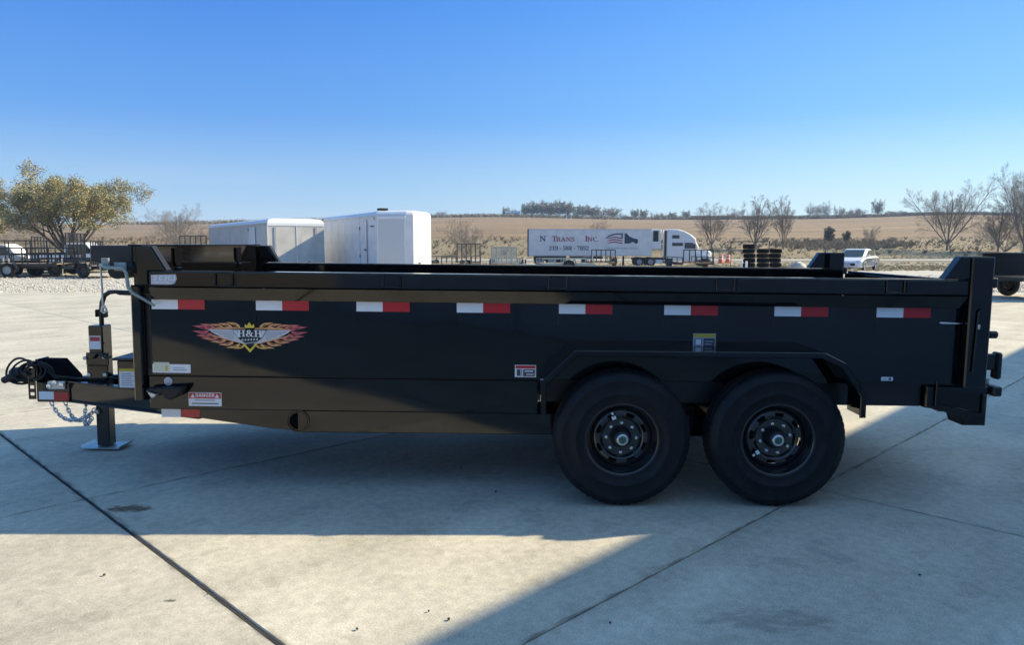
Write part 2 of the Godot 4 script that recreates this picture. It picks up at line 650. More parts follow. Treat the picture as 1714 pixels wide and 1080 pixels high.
	var us := [-24.6, -21.3, -18.0, -14.85, -11.6, -8.4, -5.1, -1.88, 1.34, 4.65, 7.9, 11.2, 14.4, 17.7, 21.0, 24.2, 27.4, 30.6]
	var vs := [-32.3, -29.3, -26.25, -23.2, -20.15, -17.1, -14.05, -11.1, -8.03, -4.985, -1.949, 1.1, 4.15, 7.2, 10.2, 13.2]
	for i in us.size() - 1:
		for j in vs.size() - 1:
			# the joint at u = 1.34 is wide and sealed, the rest are saw cuts
			var g0: float = 0.011 if absf(us[i] - 1.34) < 0.01 else 0.0032
			var g1: float = 0.011 if absf(us[i + 1] - 1.34) < 0.01 else 0.0032
			var quad := PackedVector2Array()
			for k in [[us[i] + g0, vs[j] + (0.005 if absf(vs[j] + 1.949) < 0.01 else 0.003)], [us[i + 1] - g1, vs[j] + (0.005 if absf(vs[j] + 1.949) < 0.01 else 0.003)], [us[i + 1] - g1, vs[j + 1] - (0.005 if absf(vs[j + 1] + 1.949) < 0.01 else 0.003)], [us[i] + g0, vs[j + 1] - (0.005 if absf(vs[j + 1] + 1.949) < 0.01 else 0.003)]]:
				var p: Vector3 = GU * k[0] + GV * k[1]
				quad.append(Vector2(p.x, p.z))
			for poly in Geometry2D.intersect_polygons(quad, yard_poly):
				slab(yard, poly, us[i], vs[j])
	# rubber seal in the wide joint
	mb = MB.new()
	mb.x = Transform3D(Basis(GU, Vector3.UP, GV), Vector3.ZERO)
	mb.box(Vector3(1.329, -0.045, -16), Vector3(1.351, -0.007, 10), 0.003)
	part("joint_seal", mb, M.sealant, yard)

	var dirt := Image.create_empty(512, 32, false, Image.FORMAT_RGBA8)
	var dn := noise(66, 0.03, 4)
	for j in 32:
		for i in 512:
			var e := 1.0 - absf(j - 15.5) / 15.5
			var a := clampf(e * e * (0.22 + 0.9 * dn.get_noise_2d(i, j * 2.0)), 0, 0.4)
			dirt.set_pixel(i, j, Color(0.27, 0.25, 0.22, a))
	var dm := StandardMaterial3D.new()
	dm.albedo_texture = ImageTexture.create_from_image(dirt)
	dm.transparency = BaseMaterial3D.TRANSPARENCY_ALPHA
	dm.roughness = 0.9
	for q in [[-1.949, true, 0.035], [-4.985, true, 0.03], [1.34, false, 0.055], [4.65, false, 0.03], [1.1, true, 0.03], [-8.03, true, 0.04], [-1.88, false, 0.03]]:
		mb = MB.new()
		for k in 8:
			var a0 := -6.0 + k * 3.0 + (0.0 if q[1] else -8.0)
			var pa: Vector3 = (GU * a0 + GV * q[0]) if q[1] else (GV * a0 + GU * q[0])
			var pb2: Vector3 = (GU * (a0 + 3.0) + GV * q[0]) if q[1] else (GV * (a0 + 3.0) + GU * q[0])
			var w: Vector3 = (GV if q[1] else GU) * q[2]
			var y := Vector3(0, 0.003, 0)
			mb.quad(pa - w + y, pb2 - w + y, pb2 + w + y, pa + w + y, Vector3.UP)
		part("joint_dirt", mb, dm, yard)

	# marks on the concrete
	stain("rust_stain", Vector3(-2.24, 0.003, -4.3), 0.17, 0.075, Color(0.16, 0.10, 0.055), "brown rust stain on the shaded concrete near the wide joint", 61)
	stain("oil_spot", Vector3(-1.48, 0.003, -3.15), 0.035, 0.014, Color(0.10, 0.085, 0.07), "small dark spot on the sunlit concrete right of the wide joint", 62)
	stain("damp_patch", Vector3(1.05, 0.003, -2.98), 0.36, 0.13, Color(0.17, 0.165, 0.15), "large faint dark patch on shaded concrete in the foreground", 63, 0.18)
	var pb := MB.new()
	rng.seed = 5
	stain("tyre_scuff", Vector3(3.1, 0.0034, -5.6), 0.9, 0.07, Color(0.62, 0.60, 0.56), "pale scuff streak on the shaded concrete right of the rear wheel", 64, 0.3)
	stain("tyre_scuff", Vector3(4.6, 0.0034, -6.4), 0.7, 0.05, Color(0.62, 0.60, 0.56), "second pale scuff streak farther right on the shaded concrete", 65, 0.3)
	for p in [[-0.35, -3.05], [-0.26, -2.98], [-0.1, -4.6], [-1.9, -3.4], [-0.35, -5.1], [1.9, -3.4], [0.4, -2.95], [-0.62, -2.9], [-1.34, -3.2], [2.6, -5.2], [3.9, -7.9], [-3.0, -4.2]]:
		blob(pb, Vector3(p[0], 0.006, p[1]), Vector3(0.006, 0.004, 0.007) * rng.randf_range(0.5, 1.2), 5, 4, rng.randi() % 50)
	var o := part("pebbles", pb, M.sealant, self)
	tag(o, "few dark crumbs of dirt lying on the concrete in front of the black trailer", "debris", "", "stuff")

func slab(yard: Node, poly: PackedVector2Array, u0: float, v0: float) -> void:
	var mb := MB.new()
	var off := Vector2(rng.randf_range(0.02, 0.3), rng.randf_range(0.02, 0.3))
	var rot := rng.randi() % 2
	var lift := rng.randf_range(-0.0015, 0.0005)
	var m := poly.size()
	var mid := Vector2.ZERO
	for p in poly: mid += p / m
	var inner := PackedVector2Array()
	for p in poly: inner.append(p + (mid - p).normalized() * 0.006)
	var uvf := func(p: Vector2) -> Vector2:
		var u := p.x * 0.70711 - p.y * 0.70711 - u0
		var w := p.x * 0.70711 + p.y * 0.70711 - v0
		return (Vector2(u, w) if rot else Vector2(3.3 - u, 3.1 - w)) / 5.2 + off
	for k in m - 2:
		var a := inner[0]
		var b := inner[k + 1]
		var d := inner[k + 2]
		mb.tri(Vector3(a.x, lift, a.y), Vector3(b.x, lift, b.y), Vector3(d.x, lift, d.y), Vector3.UP, Vector3.UP, Vector3.UP, uvf.call(a), uvf.call(b), uvf.call(d))
	for i in m:
		var a := poly[i]
		var b := poly[(i + 1) % m]
		var p := inner[i]
		var q := inner[(i + 1) % m]
		var e := ((a + b) / 2.0 - mid).normalized()
		var n1 := Vector3(e.x, 1.2, e.y).normalized()
		mb.quad(Vector3(p.x, lift, p.y), Vector3(q.x, lift, q.y), Vector3(b.x, lift - 0.005, b.y), Vector3(a.x, lift - 0.005, a.y), n1)
		mb.quad(Vector3(a.x, lift - 0.005, a.y), Vector3(b.x, lift - 0.005, b.y), Vector3(b.x, -0.05, b.y), Vector3(a.x, -0.05, a.y), Vector3(e.x, 0, e.y))
	part("slab", mb, M.concrete[rng.randi() % 4], yard)

func stain(called: String, at: Vector3, rx: float, rz: float, col: Color, label: String, seed_: int, most := 0.75) -> void:
	var s := 96
	var im := Image.create_empty(s, s, false, Image.FORMAT_RGBA8)
	var f := noise(seed_, 0.045, 4)
	var c := col.linear_to_srgb()
	for j in s:
		for i in s:
			var d := Vector2(i - 47.5, j - 47.5) / 47.5
			var a := clampf(1.0 - d.length() * 1.05 + f.get_noise_2d(i, j) * 0.9, 0, 1) * clampf((1.0 - d.length()) * 5.0, 0, 1)
			im.set_pixel(i, j, Color(c.r, c.g, c.b, smoothstep(0.0, 0.7, a) * most))
	var m := StandardMaterial3D.new()
	m.albedo_texture = ImageTexture.create_from_image(im)
	m.transparency = BaseMaterial3D.TRANSPARENCY_ALPHA
	m.roughness = 0.8
	var mb := MB.new()
	mb.quad(Vector3(-rx, 0, rz), Vector3(rx, 0, rz), Vector3(rx, 0, -rz), Vector3(-rx, 0, -rz), Vector3.UP)
	var o := part(called, mb, m, self, Transform3D(Basis(), at))
	tag(o, label, "stain")

# a lumpy closed ball
func blob(mb: MB, at: Vector3, r: Vector3, segs: int, rows: int, seed_: int) -> void:
	var f := noise(seed_, 0.9, 2)
	var pt := func(i: int, j: int) -> Vector3:
		var a := PI * j / rows
		var b := TAU * (i % segs) / segs
		var d := Vector3(sin(a) * cos(b), cos(a), sin(a) * sin(b))
		return d * (1.0 + 0.45 * f.get_noise_3d(d.x * 1.5, d.y * 1.5, d.z * 1.5)) * r
	for i in segs:
		for j in rows:
			var a: Vector3 = pt.call(i, j)
			var b: Vector3 = pt.call(i + 1, j)
			var c: Vector3 = pt.call(i + 1, j + 1)
			var d: Vector3 = pt.call(i, j + 1)
			var na := (a / r).normalized()
			var nb := (b / r).normalized()
			var nc := (c / r).normalized()
			var nd := (d / r).normalized()
			mb.tri(at + a, at + b, at + c, na, nb, nc)
			mb.tri(at + a, at + c, at + d, na, nc, nd)

func scatter(called: String, m: Mesh, material: Material, spots: Array, col: Color, label: String, category: String) -> void:
	var mm := MultiMesh.new()
	mm.transform_format = MultiMesh.TRANSFORM_3D
	mm.use_colors = true
	mm.mesh = m
	mm.instance_count = spots.size()
	for i in spots.size():
		mm.set_instance_transform(i, spots[i][0])
		var k: float = spots[i][1]
		mm.set_instance_color(i, Color(col.r * k, col.g * k, col.b * k))
	var o := MultiMeshInstance3D.new()
	o.multimesh = mm
	o.material_override = material
	o.name = numbered(self, called)
	add_child(o, true)
	tag(o, label, category, "", "stuff")

# ---------------------------------------------------------------- the shop whose shade falls over the yard
func building() -> void:
	var t := thing("shop_building", "long low metal clad workshop behind the viewpoint that shades the yard", "building")
	t.transform = Transform3D(Basis(Vector3(0.6871, 0, -0.7265), Vector3.UP, Vector3(0.7265, 0, 0.6871)), Vector3.ZERO)   # local x along the wall, local z away from the trailer
	var wall := MB.new()
	var v0 := 2.65
	# door openings along the wall leave piers of cladding
	var doors := [[-3.0, 1.3], [4.5, 8.8], [12.0, 16.3], [20.0, 24.3], [29.0, 33.3]]
	var at := -9.0
	for d in doors + [[46.0, 46.0]]:
		wall.box(Vector3(at, -0.05, v0 + 0.2), Vector3(d[0], 4.98, v0), 0.01)
		if d[1] > d[0]:
			wall.box(Vector3(d[0], 4.2, v0 + 0.2), Vector3(d[1], 4.98, v0), 0.0)
		at = d[1]
	wall.box(Vector3(-9, -0.05, v0 + 14), Vector3(-8.8, 4.98, v0 + 0.2), 0.01)
	wall.box(Vector3(45.8, -0.05, v0 + 14), Vector3(46, 4.98, v0 + 0.2), 0.01)
	wall.box(Vector3(-9, -0.05, v0 + 14.2), Vector3(46, 4.98, v0 + 14), 0.01)
	part("wall", wall, M.white_sheet, t)
	var roof := MB.new()
	roof.box(Vector3(-9.2, 4.985, v0 + 14.4), Vector3(46.2, 5.1, v0 - 0.12), 0.02)
	part("roof", roof, M.alu, t)
	for d in doors:
		var dm := MB.new()
		for k in 5:
			dm.box(Vector3(d[0] + 0.01, 0.0 + k * 0.84, v0 + 0.14), Vector3(d[1] - 0.01, 0.82 + k * 0.84, v0 + 0.08), 0.015)
		part("overhead_door", dm, M.white, t)

# ---------------------------------------------------------------- the black dump trailer
func plate(lo: Vector3, hi: Vector3, bev := 0.004) -> MB:
	var mb := MB.new()
	mb.box(lo, hi, bev)
	return mb

func poly(a: Array) -> PackedVector2Array:
	var p := PackedVector2Array()
	for q in a: p.append(Vector2(q[0], q[1]))
	return p

# extrude a (z, y) outline along x
func along_x(outline: Array, x0: float, x1: float, bev := 0.0) -> MB:
	var mb := MB.new()
	mb.x = Transform3D(Basis(Vector3(0, 0, -1), Vector3.UP, Vector3(1, 0, 0)), Vector3.ZERO)
	var p := PackedVector2Array()
	for q in outline: p.append(Vector2(-q[0], q[1]))
	mb.prism(p, x0, x1, bev)
	return mb

func text(called: String, s: String, cap: float, material: Material, parent: Node, at: Vector3, font := "Droid Sans", squeeze := 1.0, bold := true, deep := 0.0012) -> void:
	var tm := TextMesh.new()
	var f := SystemFont.new()
	f.font_names = PackedStringArray([font])
	f.font_weight = 700 if bold else 400
	tm.font = f
	tm.text = s
	tm.font_size = 64
	tm.pixel_size = cap / (64.0 * 0.715)
	tm.depth = deep
	tm.curve_step = 4.0
	part(called, tm, material, parent, Transform3D(Basis().scaled(Vector3(squeeze, 1, 1)), at))

func dump_trailer() -> void:
	var t := thing("dump_trailer", "long glossy black tandem axle dump trailer with winged flame emblem and red white reflectors", "trailer", Vector3(1.10, 0, -5.6))
	t.transform = Transform3D(Basis(Vector3.UP, deg_to_rad(-0.6)) * Basis(Vector3(0, 0, 1), deg_to_rad(-0.61)), Vector3(1.10, 0, -5.6))
	var P: Material = M.paint
	for s in [1.0, -1.0]:
		# side wall, its sloped lip and the square top rail
		part("side_wall", plate(Vector3(-3.298, 0.706, 1.02 * s), Vector3(1.60, 1.176, 1.04 * s), 0.003), P, t)
		part("rail_lip", along_x([[1.042 * s, 1.170], [1.066 * s, 1.174], [1.099 * s, 1.247], [1.042 * s, 1.247]], -3.275, 1.60, 0.002), P, t)
		part("top_rail", plate(Vector3(-3.275, 1.249, 0.985 * s), Vector3(1.60, 1.347, 1.102 * s), 0.009), P, t)
		# raised ends of the side
		var fr := MB.new()
		fr.prism(poly([[-3.345, 1.262], [-3.345, 1.492], [-3.258, 1.492], [-3.172, 1.349], [-3.278, 1.349], [-3.278, 1.262]]), 1.025 * s, 1.098 * s, 0.005)
		var fp := part("raised_end", fr, P, t)
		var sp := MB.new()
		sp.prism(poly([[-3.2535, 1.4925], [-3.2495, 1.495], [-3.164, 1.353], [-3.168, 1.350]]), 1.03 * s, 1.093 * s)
		part("slope_dark_cap", sp, M.rubber, fp)  # added dark strip that blacks out the sky reflection on the slope
		var rr := MB.new()
		rr.prism(poly([[1.452, 1.349], [1.542, 1.483], [1.60, 1.483], [1.60, 1.349]]), 1.025 * s, 1.098 * s, 0.005)
		part("raised_end", rr, P, t)
		part("front_post", plate(Vector3(-3.405, 0.545, 1.024 * s), Vector3(-3.347, 1.258, 1.062 * s), 0.008), P, t)
		part("corner_gusset", plate(Vector3(-3.345, 0.706, 0.99 * s), Vector3(-3.30, 1.2, 1.008 * s), 0.002), M.satin, t)
		part("rear_post", plate(Vector3(1.602, 0.70, 0.97 * s), Vector3(1.735, 1.485, 1.112 * s), 0.008), P, t)
		# lower frame rail, then the belly that tapers towards the tongue
		part("frame_rail", plate(Vector3(-3.333, 0.49, 0.955 * s), Vector3(-0.935, 0.7, 1.022 * s), 0.006), P, t)
		part("rear_frame_rail", plate(Vector3(-0.933, 0.56, 0.90 * s), Vector3(1.42, 0.704, 0.985 * s), 0.006), M.satin, t)
		var be := MB.new()
		be.prism(poly([[-3.315, 0.488], [-2.425, 0.488], [-2.425, 0.35], [-2.62, 0.366], [-3.0, 0.418], [-3.315, 0.462]]), 0.6 * s, 0.968 * s, 0.003)
		part("belly_nose", be, P, t)
		var b2 := MB.new()
		b2.prism(poly([[-2.423, 0.487], [0.12, 0.487], [0.12, 0.352], [-2.423, 0.345]]), 0.62 * s, 0.985 * s, 0.006)
		part("belly_rail", b2, P, t)
		# stake pockets on the rail
		for px in [-2.815, -1.815, -0.83, 0.16, 1.162]:
			var f := MB.new()
			var z: float = 1.1025 * s
			for b in [[[-0.056, -0.04], [-0.047, 0.04]], [[0.047, -0.04], [0.056, 0.04]], [[-0.047, 0.033], [0.047, 0.04]], [[-0.047, -0.04], [0.047, -0.033]]]:
				f.box(Vector3(px + b[0][0], 1.303 + b[0][1], z), Vector3(px + b[1][0], 1.303 + b[1][1], z + 0.013 * s), 0.004)
			part("stake_pocket", f, P, t)
			part("rail_joint", plate(Vector3(px + 0.066, 1.252, z), Vector3(px + 0.071, 1.345, z + 0.003 * s), 0.001), P, t)
		fender(t, s)
		for i in 8:
			var ax: float = [-3.286, -2.652, -2.042, -1.435, -0.818, -0.184, 0.478, 1.09][i]
			part("white_reflector", plate(Vector3(ax, 1.113, 1.0415 * s), Vector3(ax + 0.159, 1.173, 1.043 * s), 0.0), M.tape_white, t)
			part("red_reflector", plate(Vector3(ax + 0.160, 1.113, 1.0415 * s), Vector3(ax + 0.322, 1.173, 1.043 * s), 0.0), M.tape_red, t)
			if i > 0:
				part("weld_tick", plate(Vector3(ax - 0.004, 1.045, 1.0405 * s), Vector3(ax + 0.003, 1.09, 1.046 * s), 0.001), P, t)
		part("white_reflector", plate(Vector3(-3.285, 0.428, 0.969 * s), Vector3(-3.165, 0.482, 0.9705 * s), 0.0), M.tape_white, t)
		part("red_reflector", plate(Vector3(-3.164, 0.428, 0.969 * s), Vector3(-3.045, 0.482, 0.9705 * s), 0.0), M.tape_red, t)
		# rear apron under the box
		var ap := MB.new()
		ap.prism(poly([[1.425, 0.56], [1.425, 0.698], [1.80, 0.698], [1.80, 0.453], [1.662, 0.453], [1.642, 0.508], [1.47, 0.555]]), 0.86 * s, 1.03 * s, 0.008)
		part("rear_apron", ap, P, t)
		var fl := MB.new()
		fl.prism(poly([[1.475, 0.575], [1.475, 0.735], [1.49, 0.735], [1.49, 0.592], [1.76, 0.535], [1.76, 0.65], [1.775, 0.65], [1.775, 0.515]]), 1.031 * s, 1.046 * s, 0.002)
		part("apron_flange", fl, P, t)
		part("hinge_pin", plate(Vector3(1.737, 1.30, 0.99 * s), Vector3(1.772, 1.36, 1.09 * s), 0.006), M.satin, t)
		part("latch_arm", plate(Vector3(1.812, 0.64, 0.90 * s), Vector3(1.868, 0.70, 1.06 * s), 0.008), M.satin, t)
		part("latch_cam", plate(Vector3(1.86, 0.735, 0.93 * s), Vector3(1.895, 0.90, 1.0 * s), 0.01), M.satin, t)
		part("latch_arm", plate(Vector3(1.806, 0.79, 0.95 * s), Vector3(1.862, 0.89, 0.985 * s), 0.006), M.satin, t)
		part("latch_tongue", plate(Vector3(1.806, 0.985, 0.95 * s), Vector3(1.87, 1.03, 0.985 * s), 0.012), M.satin, t)
		part("latch_pin", plate(Vector3(1.82, 0.70, 0.95 * s), Vector3(1.84, 0.735, 0.97 * s), 0.003), M.zinc, t)
		# hinge and latch rod up the rear post
		var lr := MB.new()
		lr.tube([Vector3(1.64, 0.80, 1.122 * s), Vector3(1.652, 1.16, 1.122 * s), Vector3(1.668, 1.175, 1.122 * s)], [0.007], 6)
		part("latch_rod", lr, P, t)
		part("latch_knob", plate(Vector3(1.648, 1.055, 1.113 * s), Vector3(1.662, 1.085, 1.135 * s), 0.004), M.zinc, t)
		# grab bar near the back
		var gb := MB.new()
		gb.tube([Vector3(1.47, 1.085, 1.042 * s), Vector3(1.475, 1.085, 1.062 * s), Vector3(1.59, 1.083, 1.062 * s), Vector3(1.595, 1.083, 1.042 * s)], [0.008], 8)
		part("grab_bar", gb, M.chrome, t)
	# box floor, front, tailgate
	part("floor", plate(Vector3(-3.34, 0.7, -1.018), Vector3(1.735, 0.74, 1.018), 0.0), M.satin, t)
	var bh := MB.new()
	bh.box(Vector3(-3.398, 0.545, -1.024), Vector3(-3.347, 1.492, 1.024), 0.001)
	part("front_bulkhead", bh, P, t)
	for z in [-0.55, 0.55]:
		var sl := MB.new()
		sl.prism(poly([[z - 0.055, 1.385], [z - 0.03, 1.36], [z + 0.03, 1.36], [z + 0.055, 1.385], [z + 0.055, 1.478], [z - 0.055, 1.478]]), 0.0, 0.012, 0.002)
		part("slot_dark_plate", sl, M.painted_dark, t, Transform3D(Basis(Vector3(0, 0, -1), Vector3.UP, Vector3(1, 0, 0)), Vector3(-3.346, 0, 0)))  # solid plate, the dark inside of an open slot is painted on
		var br := MB.new()
		br.box(Vector3(-3.346, 1.33, -z - 0.03), Vector3(-3.325, 1.352, -z + 0.03), 0.004)
		part("slot_bracket", br, P, t)
	part("bulkhead_cap", plate(Vector3(-3.41, 1.493, -1.06), Vector3(-3.335, 1.503, 1.06), 0.003), P, t)
	for s in [1.0, -1.0]:
		var d := hold("tailgate_door", t)
		part("panel", plate(Vector3(1.737, 0.72, 0.01 * s), Vector3(1.76, 1.31, 0.96 * s), 0.003), P, d)
		part("frame", plate(Vector3(1.761, 0.72, 0.90 * s), Vector3(1.80, 1.33, 0.965 * s), 0.006), P, d)
		part("frame", plate(Vector3(1.761, 0.72, 0.01 * s), Vector3(1.80, 1.33, 0.075 * s), 0.006), P, d)
		part("frame", plate(Vector3(1.761, 1.27, 0.076 * s), Vector3(1.80, 1.33, 0.899 * s), 0.006), P, d)
		part("frame", plate(Vector3(1.761, 0.72, 0.076 * s), Vector3(1.80, 0.78, 0.899 * s), 0.006), P, d)
	part("rear_crossmember", plate(Vector3(1.60, 0.50, -0.858), Vector3(1.79, 0.69, 0.858), 0.006), M.satin, t)
	# tarp housing on the nose
	var sh := MB.new()
	sh.prism(poly([[-3.672, 1.40], [-3.672, 1.484], [-3.662, 1.494], [-3.412, 1.494], [-3.412, 1.375], [-3.44, 1.375], [-3.60, 1.385]]), -1.0, 1.0, 0.006)
	part("tarp_housing", sh, M.satin, t)
	var roll := MB.new()
	roll.tube([Vector3(-3.52, 1.345, -0.99), Vector3(-3.52, 1.345, 0.99)], [0.055], 14)
	part("tarp_roll", roll, M.dark, t)
	var arm := MB.new()
	arm.tube([Vector3(-3.55, 1.377, 1.12), Vector3(-3.50, 1.365, 1.125), Vector3(-3.41, 1.36, 1.125), Vector3(-3.39, 1.335, 1.125), Vector3(-3.382, 1.245, 1.125), Vector3(-3.36, 1.215, 1.12), Vector3(-3.25, 1.135, 1.075)], [0.008, 0.010, 0.010, 0.010, 0.011, 0.009, 0.008], 8)
	part("tarp_arm", arm, M.galv, t)
	part("tarp_bracket", plate(Vector3(-3.545, 1.35, 1.095), Vector3(-3.50, 1.42, 1.112), 0.003), M.galv, t)
	part("tarp_bracket", plate(Vector3(-3.47, 1.345, 1.095), Vector3(-3.40, 1.395, 1.112), 0.003), M.galv, t)
	part("tarp_motor", plate(Vector3(-3.46, 1.33, 0.99), Vector3(-3.36, 1.39, 1.09), 0.02), M.dark, t)
	var crank := MB.new()
	crank.tube([Vector3(-3.545, 1.385, 1.118), Vector3(-3.54, 1.14, 1.12)], [0.006], 8)
	crank.tube([Vector3(-3.54, 1.14, 1.12), Vector3(-3.525, 1.12, 1.12), Vector3(-3.52, 1.105, 1.12), Vector3(-3.535, 1.093, 1.12), Vector3(-3.55, 1.105, 1.12), Vector3(-3.54, 1.14, 1.12)], [0.008], 6)
	part("crank_rod", crank, M.zinc, t)
	for s in [1.0, -1.0]:
		var te := MB.new()
		te.lathe([Vector2(0.0, 0.0), Vector2(0.058, 0.0), Vector2(0.060, -0.004), Vector2(0.063, -0.004), Vector2(0.065, 0.004), Vector2(0.071, 0.004), Vector2(0.073, -0.006)], 32)
		var tp := part("tube_end", te, P, t, Transform3D(Basis() if s > 0 else Basis(Vector3.UP, PI), Vector3(-2.425, 0.418, 0.9895 * s)))
		var hm := MB.new()
		hm.prism(poly([[0.0, 0.055], [-0.02, 0.05], [-0.038, 0.038], [-0.05, 0.02], [-0.054, 0.0], [-0.05, -0.02], [-0.038, -0.038], [-0.02, -0.05], [0.0, -0.055]]), 0.0006, 0.0016)
		part("tube_dark_half", hm, M.painted_dark, tp)  # flat black half disc, paints the shade inside the tube
	part("corner_dark_strip", plate(Vector3(-3.346, 0.76, -1.022), Vector3(-3.332, 1.486, -1.004), 0.004), M.painted_dark, t)  # dark strip added to cover a bright line in the corner
	running_gear(t)
	tongue(t)
	trailer_labels(t)
	emblem(t)

func fender(t: Node3D, s: float) -> void:
	var path := [Vector2(-0.926, 0.535), Vector2(-0.929, 0.735), Vector2(-0.735, 0.923), Vector2(0.70, 0.927), Vector2(0.82, 0.868), Vector2(0.949, 0.689), Vector2(0.951, 0.549)]
	var inn := []
	var thin := []
	for i in path.size():
		var a: Vector2 = (path[i] - path[max(i - 1, 0)]).normalized() if i > 0 else (path[1] - path[0]).normalized()
		var b: Vector2 = (path[min(i + 1, 6)] - path[i]).normalized() if i < 6 else a
		var na := Vector2(a.y, -a.x)
		var nb := Vector2(b.y, -b.x)
		var d := (na + nb) / maxf(0.4, (na + nb).dot(nb))
		inn.append(path[i] + d * 0.034)
		thin.append(path[i] + d * 0.006)
	var ring := []
	for p in path: ring.append([p.x, p.y])
	var r2 := ring.duplicate()
	for i in 7: r2.append([thin[6 - i].x, thin[6 - i].y])
	var top := MB.new()
	top.prism(poly(r2), 1.042 * s, 1.268 * s, 0.0)
	var f := part("fender", top, M.paint, t)
	var r3 := ring.duplicate()
	for i in 7: r3.append([inn[6 - i].x, inn[6 - i].y])
	var lip := MB.new()
	lip.prism(poly(r3), 1.269 * s, 1.285 * s, 0.004)
	part("lip", lip, M.paint, f)
	# raised tread bars along the lip
	var bars := MB.new()
	for i in 6:
		var a: Vector2 = (path[i] + inn[i]) / 2.0
		var b: Vector2 = (path[i + 1] + inn[i + 1]) / 2.0
		var k := int(a.distance_to(b) / 0.024)
		for j in k:
			var p := a.lerp(b, (j + 0.5) / k)
			var u := (b - a).normalized().rotated(0.8 if j % 2 else -0.8)
			var w := Vector2(-u.y, u.x) * 0.003
			bars.prism(PackedVector2Array([p - u * 0.012 - w, p + u * 0.012 - w, p + u * 0.012 + w, p - u * 0.012 + w]), 1.284 * s, 1.2875 * s, 0.0)
	part("tread_pattern", bars, M.paint, f).set_meta("kind", "stuff")

